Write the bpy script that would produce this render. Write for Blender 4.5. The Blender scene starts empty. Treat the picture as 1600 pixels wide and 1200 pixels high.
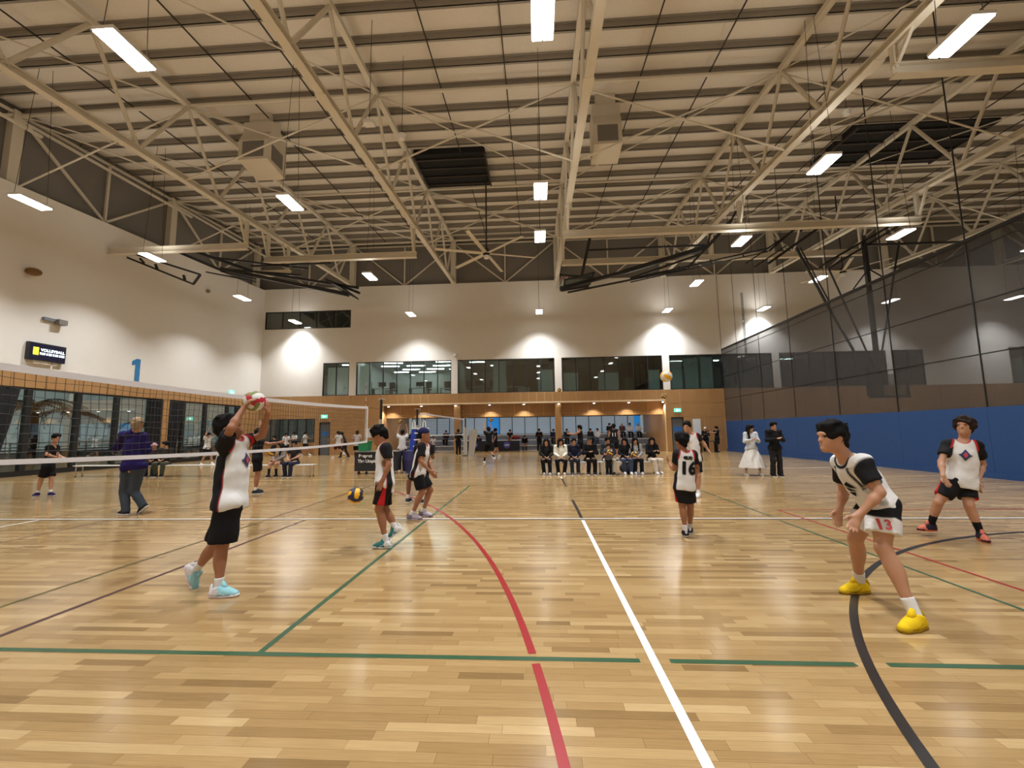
import bpy, bmesh, math, random
import numpy as np
from mathutils import Matrix, Vector
from mathutils.bvhtree import BVHTree
random.seed(7); RNG = np.random.default_rng(11)
S = bpy.context.scene
COL = S.collection
# ---------------------------------------------------------------- camera
FPX = 665.94; YAW, PIT, ROL = 0.0583654, 0.1118542, -0.0132324; EYE = 1.55
cF = np.array([-math.sin(YAW)*math.cos(PIT), math.cos(YAW)*math.cos(PIT), math.sin(PIT)])
_r = np.array([math.cos(YAW), math.sin(YAW), 0.]); _u = np.cross(_r, cF)
cR = _r*math.cos(ROL)+_u*math.sin(ROL); cU = -_r*math.sin(ROL)+_u*math.cos(ROL)
cC = np.array([0., 0., EYE])
cam = bpy.data.cameras.new('camera'); camo = bpy.data.objects.new('camera', cam); COL.objects.link(camo)
cam.sensor_width = 36.0; cam.lens = 36.0*FPX/1600.0; cam.clip_end = 400
camo.matrix_world = Matrix(((cR[0], cU[0], -cF[0], 0), (cR[1], cU[1], -cF[1], 0), (cR[2], cU[2], -cF[2], EYE), (0, 0, 0, 1)))
S.camera = camo
# ---------------------------------------------------------------- world: dull dusk sky outside the glazing
W = bpy.data.worlds.new('dusk'); S.world = W; W.use_nodes = True
bg = W.node_tree.nodes['Background']; bg.inputs[0].default_value = (0.46, 0.50, 0.47, 1); bg.inputs[1].default_value = 0.5
S.view_settings.view_transform = 'Standard'; S.view_settings.look = 'None'; S.view_settings.gamma = 1.0
S.view_settings.use_curve_mapping = False
S.view_settings.exposure = 0.0
LAMP_W = 250.0          # one hall pendant
# photograph pixel -> point in the hall at a known plane (measured once, then built at real size)
def ray(px, py): return cF+cR*(px-800)/FPX-cU*(py-600)/FPX
def atz(px, py, z=0.):
    d = ray(px, py); return cC+d*(z-EYE)/d[2]
def aty(px, py, y):
    d = ray(px, py); return cC+d*y/d[1]
def atx(px, py, x):
    d = ray(px, py); return cC+d*x/d[0]
# ---------------------------------------------------------------- materials
MATS = {}
def mat(name, col, rough=.6, metal=0., noise=0., scale=8., spec=.5, bump=0., stretch=None, emit=None, estr=0.):
    if name in MATS: return MATS[name]
    m = bpy.data.materials.new(name); m.use_nodes = True; nt = m.node_tree; b = nt.nodes['Principled BSDF']
    c = tuple(col)+(1,)
    b.inputs['Base Color'].default_value = c; b.inputs['Roughness'].default_value = rough
    b.inputs['Metallic'].default_value = metal; b.inputs['Specular IOR Level'].default_value = spec
    if noise or bump:
        tc = nt.nodes.new('ShaderNodeTexCoord'); n = nt.nodes.new('ShaderNodeTexNoise'); n.inputs['Scale'].default_value = scale
        n.inputs['Detail'].default_value = 4
        src = tc.outputs['Object']
        if stretch:
            mp = nt.nodes.new('ShaderNodeMapping'); mp.inputs['Scale'].default_value = stretch
            nt.links.new(src, mp.inputs['Vector']); src = mp.outputs['Vector']
        nt.links.new(src, n.inputs['Vector'])
        if noise:
            mx = nt.nodes.new('ShaderNodeMix'); mx.data_type = 'RGBA'
            mx.inputs['A'].default_value = tuple(max(0, v*(1-noise)) for v in col)+(1,)
            mx.inputs['B'].default_value = tuple(min(1, v*(1+noise)) for v in col)+(1,)
            nt.links.new(n.outputs['Fac'], mx.inputs['Factor']); nt.links.new(mx.outputs['Result'], b.inputs['Base Color'])
        if bump:
            bp = nt.nodes.new('ShaderNodeBump'); bp.inputs['Strength'].default_value = bump; bp.inputs['Distance'].default_value = .01
            nt.links.new(n.outputs['Fac'], bp.inputs['Height']); nt.links.new(bp.outputs['Normal'], b.inputs['Normal'])
    if emit is not None:
        b.inputs['Emission Color'].default_value = tuple(emit)+(1,); b.inputs['Emission Strength'].default_value = estr
    MATS[name] = m; return m
def srgb(r, g, b):
    f = lambda c: (c/255/12.92 if c/255 <= .04045 else ((c/255+.055)/1.055)**2.4)
    return (f(r), f(g), f(b))
def glass_mat(name, tint, refl, rough=.02):
    m = bpy.data.materials.new(name); m.use_nodes = True; nt = m.node_tree; nt.nodes.clear()
    o = nt.nodes.new('ShaderNodeOutputMaterial'); mx = nt.nodes.new('ShaderNodeMixShader')
    t = nt.nodes.new('ShaderNodeBsdfTransparent'); t.inputs[0].default_value = tint+(1,)
    g = nt.nodes.new('ShaderNodeBsdfGlossy'); g.inputs['Roughness'].default_value = rough; g.inputs[0].default_value = (1, 1, 1, 1)
    lw = nt.nodes.new('ShaderNodeLayerWeight'); lw.inputs[0].default_value = .35
    mm = nt.nodes.new('ShaderNodeMath'); mm.operation = 'MULTIPLY_ADD'; mm.inputs[1].default_value = .5; mm.inputs[2].default_value = refl
    nt.links.new(lw.outputs['Fresnel'], mm.inputs[0]); nt.links.new(mm.outputs[0], mx.inputs[0])
    nt.links.new(t.outputs[0], mx.inputs[1]); nt.links.new(g.outputs[0], mx.inputs[2]); nt.links.new(mx.outputs[0], o.inputs[0])
    return m
def net_mat(name, col, fac):
    m = bpy.data.materials.new(name); m.use_nodes = True; nt = m.node_tree; nt.nodes.clear()
    o = nt.nodes.new('ShaderNodeOutputMaterial'); mx = nt.nodes.new('ShaderNodeMixShader'); mx.inputs[0].default_value = fac
    t = nt.nodes.new('ShaderNodeBsdfTransparent'); d = nt.nodes.new('ShaderNodeBsdfPrincipled')
    d.inputs['Base Color'].default_value = col+(1,); d.inputs['Roughness'].default_value = .5
    nt.links.new(t.outputs[0], mx.inputs[1]); nt.links.new(d.outputs[0], mx.inputs[2]); nt.links.new(mx.outputs[0], o.inputs[0])
    return m
def wood_floor_mat():
    m = bpy.data.materials.new('maple_strip_floor'); m.use_nodes = True; nt = m.node_tree; b = nt.nodes['Principled BSDF']
    at = nt.nodes.new('ShaderNodeAttribute'); at.attribute_name = 'rnd'
    cr = nt.nodes.new('ShaderNodeValToRGB'); e = cr.color_ramp.elements
    cols = [(0, srgb(134, 106, 68)), (.2, srgb(152, 122, 80)), (.5, srgb(164, 134, 90)), (.8, srgb(177, 148, 103)), (1, srgb(187, 159, 114))]
    e[0].position = 0; e[0].color = cols[0][1]+(1,); e[1].position = 1; e[1].color = cols[4][1]+(1,)
    for p, c in cols[1:4]:
        k = e.new(p); k.color = c+(1,)
    nt.links.new(at.outputs['Fac'], cr.inputs['Fac'])
    ge = nt.nodes.new('ShaderNodeNewGeometry'); mp = nt.nodes.new('ShaderNodeMapping'); mp.inputs['Scale'].default_value = (3, 60, 1)
    n = nt.nodes.new('ShaderNodeTexNoise'); n.inputs['Scale'].default_value = 1.6; n.inputs['Detail'].default_value = 5
    nt.links.new(ge.outputs['Position'], mp.inputs['Vector']); nt.links.new(mp.outputs['Vector'], n.inputs['Vector'])
    mx = nt.nodes.new('ShaderNodeMix'); mx.data_type = 'RGBA'; mx.blend_type = 'MULTIPLY'; mx.inputs['Factor'].default_value = .5
    r2 = nt.nodes.new('ShaderNodeMapRange'); r2.inputs['From Min'].default_value = .3; r2.inputs['From Max'].default_value = .7
    r2.inputs['To Min'].default_value = .72; r2.inputs['To Max'].default_value = 1.1
    nt.links.new(n.outputs['Fac'], r2.inputs['Value']); nt.links.new(cr.outputs['Color'], mx.inputs['A']); nt.links.new(r2.outputs['Result'], mx.inputs['B'])
    nt.links.new(mx.outputs['Result'], b.inputs['Base Color'])
    n2 = nt.nodes.new('ShaderNodeTexNoise'); n2.inputs['Scale'].default_value = .7; nt.links.new(ge.outputs['Position'], n2.inputs['Vector'])
    r3 = nt.nodes.new('ShaderNodeMapRange'); r3.inputs['To Min'].default_value = .11; r3.inputs['To Max'].default_value = .2
    nt.links.new(n2.outputs['Fac'], r3.inputs['Value']); nt.links.new(r3.outputs['Result'], b.inputs['Roughness'])
    b.inputs['Specular IOR Level'].default_value = .5
    return m
M_FLOOR = wood_floor_mat()
M_CREAM = mat('cream_wall_paint', srgb(226, 222, 214), .8, noise=.03, scale=2)
M_STEEL = mat('tan_painted_steel', srgb(214, 206, 188), .5, noise=.05, scale=3)
M_PURLIN = mat('galvanised_purlin', srgb(150, 143, 132), .6, .0, noise=.06, scale=6)
M_SHEET = mat('foil_faced_roof_blanket', srgb(226, 219, 207), .75, noise=.12, scale=14, stretch=(1, 3, 1), bump=.3)
M_DARK = mat('dark_grey_fascia', srgb(122, 118, 112), .7, noise=.05, scale=3)
M_ROD = mat('dark_bridging_rod', srgb(60, 54, 48), .6, .3, noise=.05)
M_BLACK = mat('black_powder_coat', (.012, .012, .013), .45, noise=.1, scale=20)
M_FRAME = mat('black_window_frame', (.015, .016, .017), .4, noise=.05)
M_PLY = mat('honey_plywood', srgb(170, 130, 84), .42, noise=.16, scale=5, stretch=(1, 1, .12))
M_PLYGAP = mat('plywood_joint', srgb(216, 184, 138), .6, noise=.05)
M_WHITE = mat('white_paint', (.78, .78, .76), .5, noise=.03)
M_BLUEPAD = mat('blue_vinyl_padding', srgb(30, 70, 124), .55, noise=.08, scale=5)
M_GLASS = glass_mat('clear_glazing', (.86, .92, .90), .05)
M_GLASSD = glass_mat('tinted_glazing', (.60, .68, .66), .10)
M_NETC = net_mat('grey_mesh_curtain', (.055, .055, .056), .55)
M_GREYP = mat('grey_carpet', srgb(128, 132, 140), .9, noise=.12, scale=60)
M_LENS = mat('lamp_lens', (1, 1, 1), .4, emit=(1, .98, .95), estr=9.0, noise=.02)
M_LENS.cycles.emission_sampling = 'NONE'
M_CHROME = mat('brushed_aluminium', (.62, .62, .61), .35, .9, noise=.05)
# ---------------------------------------------------------------- mesh helpers
def link(o, parent=None):
    COL.objects.link(o)
    if parent is not None: o.parent = parent
    return o
def tag(o, label=None, cat=None, group=None, kind=None):
    if label: o['label'] = label
    if cat: o['category'] = cat
    if group: o['group'] = group
    if kind: o['kind'] = kind
    return o
def empty(name, loc, label=None, cat=None, group=None, kind=None):
    o = bpy.data.objects.new(name, None); o.location = tuple(loc); o.empty_display_size = .1; link(o)
    return tag(o, label, cat, group, kind)
class MB:
    def __init__(s): s.v = []; s.f = []; s.m = []; s.cur = 0
    def add(s, vs, fs):
        k = len(s.v); s.v += [tuple(map(float, p)) for p in vs]; s.f += [tuple(k+i for i in f) for f in fs]; s.m += [s.cur]*len(fs); return s
    def box(s, a, b):
        x0, y0, z0 = a; x1, y1, z1 = b
        return s.add([(x0, y0, z0), (x1, y0, z0), (x1, y1, z0), (x0, y1, z0), (x0, y0, z1), (x1, y0, z1), (x1, y1, z1), (x0, y1, z1)],
                     [(3, 2, 1, 0), (4, 5, 6, 7), (0, 1, 5, 4), (1, 2, 6, 5), (2, 3, 7, 6), (3, 0, 4, 7)])
    def bar(s, a, b, w, h=None, up=(0, 0, 1)):
        a = np.array(a, float); b = np.array(b, float); h = h or w; d = b-a; L = np.linalg.norm(d); d /= max(L, 1e-9)
        u = np.array(up, float)
        if abs(d@u) > .98: u = np.array((0, 1., 0))
        x = np.cross(d, u); x /= np.linalg.norm(x); z = np.cross(x, d)
        q = [(-1, -1), (1, -1), (1, 1), (-1, 1)]
        vs = [a+x*i*w/2+z*j*h/2 for i, j in q]+[b+x*i*w/2+z*j*h/2 for i, j in q]
        return s.add(vs, [(0, 1, 2, 3), (7, 6, 5, 4), (1, 0, 4, 5), (2, 1, 5, 6), (3, 2, 6, 7), (0, 3, 7, 4)])
    def tube(s, pts, r, n=8, caps=True):
        P = [np.array(p, float) for p in pts]; rs = r if isinstance(r, (list, tuple)) else [r]*len(P); vs = []; px = None
        for i, p in enumerate(P):
            d = P[min(i+1, len(P)-1)]-P[max(i-1, 0)]; d /= max(np.linalg.norm(d), 1e-9)
            if px is None:
                u = np.array((0, 0, 1.)) if abs(d[2]) < .9 else np.array((0, 1., 0)); x = np.cross(d, u)
            else: x = px-d*(px@d)
            x /= np.linalg.norm(x); px = x; y = np.cross(d, x)
            vs += [p+(x*math.cos(2*math.pi*k/n)+y*math.sin(2*math.pi*k/n))*rs[i] for k in range(n)]
        fs = []
        for i in range(len(P)-1):
            for k in range(n):
                fs.append((i*n+k, i*n+(k+1) % n, (i+1)*n+(k+1) % n, (i+1)*n+k))
        if caps: fs += [tuple(range(n))[::-1], tuple((len(P)-1)*n+k for k in range(n))]
        return s.add(vs, fs)
    def lathe(s, prof, c=(0, 0, 0), n=24):
        vs = []; fs = []; m = len(prof)
        for k in range(n):
            a = 2*math.pi*k/n
            vs += [(c[0]+r*math.cos(a), c[1]+r*math.sin(a), c[2]+z) for r, z in prof]
        for k in range(n):
            for i in range(m-1):
                fs.append((k*m+i, ((k+1) % n)*m+i, ((k+1) % n)*m+i+1, k*m+i+1))
        return s.add(vs, fs)
    def prism(s, poly, axis, a, b):
        n = len(poly)
        def P(u, v, w): return {'x': (w, u, v), 'y': (u, w, v), 'z': (u, v, w)}[axis]
        vs = [P(u, v, a) for u, v in poly]+[P(u, v, b) for u, v in poly]
        return s.add(vs, [tuple(range(n))[::-1], tuple(range(n, 2*n))]+[(i, (i+1) % n, n+(i+1) % n, n+i) for i in range(n)])
    def sphere(s, c, r, n=16, m=10, sc=(1, 1, 1)):
        return s.lathe_s(c, r, n, m, sc)
    def lathe_s(s, c, r, n, m, sc):
        vs = []; fs = []
        for k in range(n):
            a = 2*math.pi*k/n
            for i in range(m+1):
                t = math.pi*i/m
                vs.append((c[0]+sc[0]*r*math.sin(t)*math.cos(a), c[1]+sc[1]*r*math.sin(t)*math.sin(a), c[2]-sc[2]*r*math.cos(t)))
        for k in range(n):
            for i in range(m): fs.append((k*(m+1)+i, ((k+1) % n)*(m+1)+i, ((k+1) % n)*(m+1)+i+1, k*(m+1)+i+1))
        return s.add(vs, fs)
    def build(s, name, mats, parent=None, origin=(0, 0, 0), smooth=False, fix=True):
        me = bpy.data.meshes.new(name); o0 = np.array(origin, float)
        me.from_pydata([tuple(np.array(v)-o0) for v in s.v], [], s.f)
        mats = mats if isinstance(mats, (list, tuple)) else [mats]
        for m in mats: me.materials.append(m)
        if len(mats) > 1: me.polygons.foreach_set('material_index', s.m)
        if fix:
            bm = bmesh.new(); bm.from_mesh(me)
            if smooth: bmesh.ops.remove_doubles(bm, verts=bm.verts, dist=1e-5)
            bmesh.ops.recalc_face_normals(bm, faces=bm.faces); bm.to_mesh(me); bm.free()
        if smooth: me.polygons.foreach_set('use_smooth', [True]*len(me.polygons))
        o = bpy.data.objects.new(name, me); o.location = tuple(o0)
        if parent is not None:
            pl = np.array(parent.location); o.location = tuple(o0-pl) if parent.parent is None else tuple(o0-pl-np.array(parent.parent.location))
        return link(o, parent)
def part(name, m, parent, fn, origin=None, smooth=False):
    b = MB(); fn(b)
    if origin is None:
        origin = tuple(np.mean(np.array(b.v), 0))
    return b.build(name, m, parent, origin, smooth)
def text_mesh(txt, size, name, m, loc, xa, ya, parent=None, ext=.004, bold=.0):
    cu = bpy.data.curves.new('t', 'FONT'); cu.body = txt; cu.size = size; cu.align_x = 'CENTER'; cu.align_y = 'CENTER'; cu.extrude = ext/2; cu.offset = bold
    to = bpy.data.objects.new('t', cu); COL.objects.link(to); dg = bpy.context.evaluated_depsgraph_get()
    me = bpy.data.meshes.new_from_object(to.evaluated_get(dg)); COL.objects.unlink(to); bpy.data.objects.remove(to)
    xa = np.array(xa, float); ya = np.array(ya, float); za = np.cross(xa, ya)
    co = np.empty(len(me.vertices)*3); me.vertices.foreach_get('co', co); co = co.reshape(-1, 3)
    co = co[:, :1]*xa+co[:, 1:2]*ya+co[:, 2:]*za
    me.vertices.foreach_set('co', co.ravel()); me.materials.clear(); me.materials.append(m); me.name = name
    o = bpy.data.objects.new(name, me); l = np.array(loc, float)
    if parent is not None: l = l-np.array(parent.location)
    o.location = tuple(l); return link(o, parent)
# ================================================================ STRUCTURE
YB, XL, XR = 31.4, -21.25, 41.0
SL = .0685
def zb(y): return 12.9-SL*(31.4-y)
def zt(y): return 16.2-SL*(31.4-y)
def zr(y): return zt(y)+.42
# ---- floor: slab, strips near the viewer one by one, the rest joined
PW = .07
floor = MB().box((XL-.1, -9, -.3), (XR, 38.4, -.022)).build('floor', mat('floor_slab', srgb(150, 110, 66), .6, noise=.05), None, (0, 0, -.1))
tag(floor, 'glossy honey maple strip floor covered with coloured court lines', None, None, 'structure')
def plank_rows(y0, y1, x0, x1):
    out = []; j0 = int(math.floor(y0/PW)); j1 = int(math.ceil(y1/PW))
    for j in range(j0, j1):
        x = x0-RNG.random()*.5
        while x < x1:
            L = .26+.62*RNG.random(); out.append((x, min(x+L, x1+.3), j*PW, float(np.clip(RNG.normal(.5, .24), 0, 1)))); x += L
    return out
allp = plank_rows(-3.5, 36.0, XL, XR)
def near_key(p):
    if p[2] < 2.1: return 1e9
    cx = (p[0]+p[1])/2; return 1e9 if abs(cx)/(p[2]) > 1.35 else p[2]+.05*abs(cx)
order = sorted(range(len(allp)), key=lambda i: near_key(allp[i])); nearset = set(order[:300])
vs = []; rn = []
for i, (x0, x1, y, r) in enumerate(allp):
    if i in nearset: continue
    vs += [(x0, y, 0), (x1, y, 0), (x1, y+PW, 0), (x0, y+PW, 0)]; rn.append(r)
me = bpy.data.meshes.new('floor_strips'); n = len(rn)
me.vertices.add(4*n); me.vertices.foreach_set('co', np.array(vs, np.float32).ravel())
me.loops.add(4*n); me.loops.foreach_set('vertex_index', np.arange(4*n, dtype=np.int32))
me.polygons.add(n); me.polygons.foreach_set('loop_start', np.arange(0, 4*n, 4, dtype=np.int32)); me.polygons.foreach_set('loop_total', np.full(n, 4, np.int32))
me.update(calc_edges=True); me.materials.append(M_FLOOR)
me.attributes.new('rnd', 'FLOAT', 'FACE').data.foreach_set('value', np.array(rn, np.float32))
fs = bpy.data.objects.new('floor_strips', me); fs.location = (0, 0, .1); link(fs, floor); tag(fs, kind='stuff')
for i in sorted(nearset):
    x0, x1, y, r = allp[i]; b = MB(); b.box((x0+.0006, y+.0006, -.02), (x1-.0006, y+PW-.0006, 0.0))
    o = b.build('floor_strip', M_FLOOR, floor, ((x0+x1)/2, y+PW/2, 0), fix=False)
    o.data.attributes.new('rnd', 'FLOAT', 'FACE').data.foreach_set('value', np.full(6, r, np.float32))
# ---- painted court lines
LC = {'white': mat('line_white', (.80, .80, .78), .3, noise=.04), 'green': mat('line_green', srgb(48, 84, 58), .3, noise=.08), 'red': mat('line_red', srgb(152, 30, 36), .3, noise=.08),
      'black': mat('line_black', srgb(34, 33, 34), .3, noise=.1), 'brown': mat('line_brown', srgb(120, 84, 58), .35, noise=.08), 'plum': mat('line_plum', srgb(66, 38, 42), .35, noise=.08),
      'olive': mat('line_olive', srgb(112, 104, 62), .35, noise=.08), 'yellow': mat('line_yellow', srgb(226, 190, 120), .35, noise=.08)}
ZL = [0.0012]
def ribbon(pts, w, col):
    P = [np.array((p[0], p[1], 0.)) for p in pts]; b = MB(); vs = []; ZL[0] += .00005; z = ZL[0]
    for i, p in enumerate(P):
        d = P[min(i+1, len(P)-1)]-P[max(i-1, 0)]; d /= np.linalg.norm(d); n_ = np.array((-d[1], d[0], 0))
        vs += [p+n_*w/2+(0, 0, z), p-n_*w/2+(0, 0, z)]
    b.add(vs, [(2*i, 2*i+1, 2*i+3, 2*i+2) for i in range(len(P)-1)])
    return b.build('court_line', LC[col], floor, tuple(np.mean(np.array(vs), 0)))
def line(x0, y0, x1, y1, w, col): return ribbon([(x0, y0), (x1, y1)], w, col)
line(XL, 7.87, 13.4, 7.87, .05, 'white'); line(XL, 7.80, 13.4, 7.80, .04, 'black')
line(.755, -3, .755, 7.72, .056, 'white'); line(.755, 7.9, .755, 9.96, .056, 'black'); line(.765, 12.35, .765, 14.3, .056, 'black'); line(.765, 14.45, .765, 14.95, .056, 'white')
line(-2.02, 3.12, -2.02, 7.7, .05, 'green'); line(-2.02, 7.97, -2.02, 12.62, .05, 'green')
line(-9.5, 3.12, -.15, 3.12, .05, 'green'); line(-.15, 3.12, .66, 3.12, .05, 'green'); line(.86, 3.12, 2.06, 3.12, .05, 'green'); line(2.26, 3.12, 10, 3.12, .05, 'green')
line(4.06, 3.12, 4.06, 7.72, .04, 'green'); line(4.1, 7.97, 4.14, 13.4, .04, 'green')
line(4.52, -2, 4.55, 8.66, .04, 'red'); line(4.55, 8.66, 13.3, 8.66, .04, 'red')
line(-4.27, -2, -4.27, 7.75, .05, 'plum'); line(-5.0, -2, -5.0, 7.75, .04, 'olive'); line(-5.05, 7.97, -5.05, 14.4, .04, 'brown')
line(-8.07, 2, -8.07, 7.75, .05, 'brown'); line(-8.07, 7.97, -8.07, 17, .05, 'brown'); line(-9.54, 7.97, -9.54, 16, .05, 'brown'); line(-9.5, 2, -9.5, 7.78, .05, 'white')
line(-14, 12.7, 13.3, 12.7, .04, 'brown'); line(-21, 14.45, 13.3, 14.45, .05, 'yellow'); line(-21, 21.5, 13.3, 21.5, .05, 'yellow'); line(5, 17.6, 13.3, 17.6, .05, 'white')
line(-3.6, 17.0, -1.9, 23.5, .05, 'olive'); line(-6.0, 16.2, -2.9, 26.0, .05, 'brown'); line(6.8, 10.8, 13.3, 13.2, .05, 'brown')
def arc(cx, cy, r, a0, a1, w, col, n=60):
    ribbon([(cx+r*math.cos(math.radians(a0+(a1-a0)*i/n)), cy+r*math.sin(math.radians(a0+(a1-a0)*i/n))) for i in range(n+1)], w, col)
arc(-18.69, -.3, 18.946, -12, 10.2, .056, 'red', 40); arc(-18.69, -.3, 18.946, 10.6, 43, .056, 'red')
arc(8.38, -.01, 6.983, 60, 200, .06, 'black', 90)
# ---- back wall
def wall_boxes(b, rects, y0=YB, y1=YB+.3):
    for x0, x1, z0, z1 in rects: b.box((x0, y0, z0), (x1, y1, z1))
wb = MB()
wall_boxes(wb, [(XL-.3, -21.12, 9.72, 11.12), (-14.25, XR, 9.72, 11.12), (XL-.3, XR, 6.98, 9.72), (XL-.3, XR, 11.12, 12.95)])
BAYS = [(-16.32, -14.26), (-13.71, -6.4), (-5.91, 1.34), (1.86, 9.18), (9.69, 16.97), (17.46, 24.8), (25.23, 27.33), (33.0, 38.0)]
e = XL-.3
for a, c in BAYS: wall_boxes(wb, [(e, a, 4.45, 6.98)]); e = c
wall_boxes(wb, [(e, XR, 4.45, 6.98)])
wall_back = wb.build('wall_back', M_CREAM, None, (0, YB, 0)); tag(wall_back, 'tall cream back wall with a plywood lower band', None, None, 'structure')
RX0, RX1, RZ = -11.62, 9.25, 3.65
sub = MB(); sub.box((RX0, YB+.02, RZ), (RX1, YB+.3, 4.45))
# left lower block with window and door, right lower block with door
LW = (-21.0, -16.8, .95, 2.74); LD = (-16.45, -15.61, 0, 2.45); RD = (9.62, 10.5, 0, 2.45)
def lower(b, y0, y1):
    b.box((XL, y0, LW[3]), (RX0, y1, 4.45)); b.box((XL, y0, 0), (LW[0], y1, LW[3])); b.box((LW[0], y0, 0), (LW[1], y1, LW[2]))
    b.box((LW[1], y0, 0), (LD[0], y1, LW[3])); b.box((LD[0], y0, LD[3]), (LD[1], y1, LW[3])); b.box((LD[1], y0, 0), (RX0, y1, LW[3]))
    b.box((RX1, y0, 2.45), (XR, y1, 4.45)); b.box((RX1, y0, 0), (RD[0], y1, 2.45)); b.box((RD[1], y0, 0), (XR, y1, 2.45))
lower(sub, YB+.02, YB+.3)
sub.build('panel_backing', M_PLYGAP, wall_back, (0, YB, 2))
def panel(x0, x1, z0, z1, y=YB, name='plywood_panel', par=None):
    part(name, M_PLY, par or wall_back, lambda b: b.box((x0+.014, y, z0+.014), (x1-.014, y+.03, z1-.014)))
def cols(x0, x1, w):
    n = max(1, round((x1-x0)/w)); return [(x0+(x1-x0)*i/n, x0+(x1-x0)*(i+1)/n) for i in range(n)]
for a, c in cols(RX0, RX1, .58): panel(a, c, RZ, 4.45)
for a, c in cols(XL, RX0, 1.2): panel(a, c, 3.6, 4.45); panel(a, c, 2.76, 3.6)
for a, c in cols(LW[0], LW[1], 1.1): panel(a, c, 0, LW[2])
panel(LW[1], LD[0], 0, 2.76); panel(LD[0], LD[1], 2.46, 2.76)
for a, c in cols(LD[1], RX0, 1.0): panel(a, c, 0, 1.3); panel(a, c, 1.3, 2.76)
panel(RX1, RD[0], 0, 2.45)
for a, c in cols(RD[1], 13.4, 1.2): panel(a, c, 0, 1.3); panel(a, c, 1.3, 2.45)
for a, c in cols(RX1, 13.4, 1.1): panel(a, c, 2.45, 3.45); panel(a, c, 3.45, 4.45)
for a, c in cols(13.4, XR, 1.9): panel(a, c, 2.2, 4.45)
# doors + lower window on the back wall
def door(nm, d, label):
    o = part(nm, mat('grey_door_paint', srgb(96, 98, 102), .5, noise=.05), None, lambda b: b.box((d[0]+.05, YB+.1, 0.02), (d[1]-.05, YB+.16, d[3]-.05)))
    tag(o, label, None, None, 'structure')
    part('door_frame', M_FRAME, o, lambda b: (b.box((d[0], YB+.02, 0), (d[0]+.05, YB+.2, d[3])), b.box((d[1]-.05, YB+.02, 0), (d[1], YB+.2, d[3])), b.box((d[0], YB+.02, d[3]-.05), (d[1], YB+.2, d[3]))))
    part('door_handle', M_CHROME, o, lambda b: b.box((d[1]-.15, YB+.05, 1.0), (d[1]-.1, YB+.1, 1.2)))
    part('door_notice', mat('blue_notice', srgb(40, 110, 190), .4, noise=.1), o, lambda b: b.box((d[0]+.18, YB+.09, 1.45), (d[1]-.18, YB+.1, 1.75)))
    return o
door('door_1', LD, 'grey door with blue notice beside the window on the left of the back wall')
door('door_2', RD, 'grey door with blue notice to the right of the seating recess')
def window(nm, x0, x1, z0, z1, n, gm, label, y=YB, fr=.06, panes=None):
    o = part(nm, M_FRAME, None, lambda b: (b.box((x0, y+.02, z0), (x1, y+.14, z0+fr)), b.box((x0, y+.02, z1-fr), (x1, y+.14, z1)), b.box((x0, y+.02, z0), (x0+fr, y+.14, z1)), b.box((x1-fr, y+.02, z0), (x1, y+.14, z1))))
    tag(o, label, None, None, 'structure')
    xs = panes or [x0+(x1-x0)*i/n for i in range(n+1)]
    for i in range(1, len(xs)-1): part('mullion', M_FRAME, o, lambda b: b.box((xs[i]-.03, y+.03, z0+fr), (xs[i]+.03, y+.13, z1-fr)))
    for i in range(len(xs)-1):
        part('pane', gm, o, lambda b: b.box((xs[i]+.02, y+.075, z0+.03), (xs[i+1]-.02, y+.087, z1-.03)))
    return o
WN = ['narrow two-pane upper window left of the lit office', 'wide upper window of the brightly lit office', 'wide upper window between the office and the dark gallery', 'wide dark upper window mirroring rows of hall lights',
      'upper window with pale blinds behind the curtain edge', 'wide upper window seen through the mesh curtain', 'narrow upper window beside the hoop behind the curtain', 'upper window at the far right behind the curtain']
for i, (a, c) in enumerate(BAYS):
    window('window_%d' % (i+1), a, c, 4.45, 6.98, max(2, round((c-a)/1.06)), M_GLASS if i in (1, 0) else M_GLASSD, WN[i])
window('window_9', -21.12, -14.25, 9.72, 11.12, 5, M_GLASSD, 'high dark horizontal window near the left corner')
window('window_10', LW[0], LW[1], LW[2], LW[3], 6, M_GLASS, 'low black framed window beside the grey door')
# ---- rooms behind the upper windows
room = MB(); y1 = 40.0
room.box((XL-.3, YB+.3, 4.2), (XR, y1+.2, 4.4)); room.box((XL-.3, YB+.3, 7.25), (XR, y1+.2, 7.4)); room.box((XL-.3, y1, 4.4), (XR, y1+.2, 7.25))
for x in (-14.0, -6.15, 1.6, 9.43, 17.2, 25.0, 30.0): room.box((x-.1, YB+.3, 4.4), (x+.1, y1, 7.25))
ur = room.build('wall_upper_rooms', mat('office_paint', srgb(150, 156, 152), .8, noise=.05), None, (0, 36, 4.4)); tag(ur, 'pale office rooms behind the upper windows', None, None, 'structure')
M_TUBE = mat('office_tube_light', (1, 1, 1), .5, emit=(.95, 1, .98), estr=16.0, noise=.02)
for k, (x, y, L) in enumerate([(-13.0, 33, 1.5), (-11.6, 33.6, 1.5), (-9.2, 33, 1.5), (-7.4, 33.4, 1.3), (-12.4, 35.2, 1.5), (-10.2, 35.2, 1.5), (-8.0, 35.4, 1.5), (-11.2, 37.2, 1.5), (-9.0, 37.2, 1.5), (-7.2, 37.6, 1.2), (-10.2, 39, 1.5), (-12.6, 38.8, 1.3),
                               (-4.8, 34, 1.2), (-3.6, 36, .6), (-1.2, 38, 1.4), (-15.4, 34, 1.2), (11.5, 36, 1.2), (14.5, 36, 1.2), (20.5, 36, 1.2), (23, 38, 1.2)]):
    part('ceiling_tube', M_TUBE, ur, lambda b: b.box((x-L/2, y-.1, 7.2), (x+L/2, y+.1, 7.24)))
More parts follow.
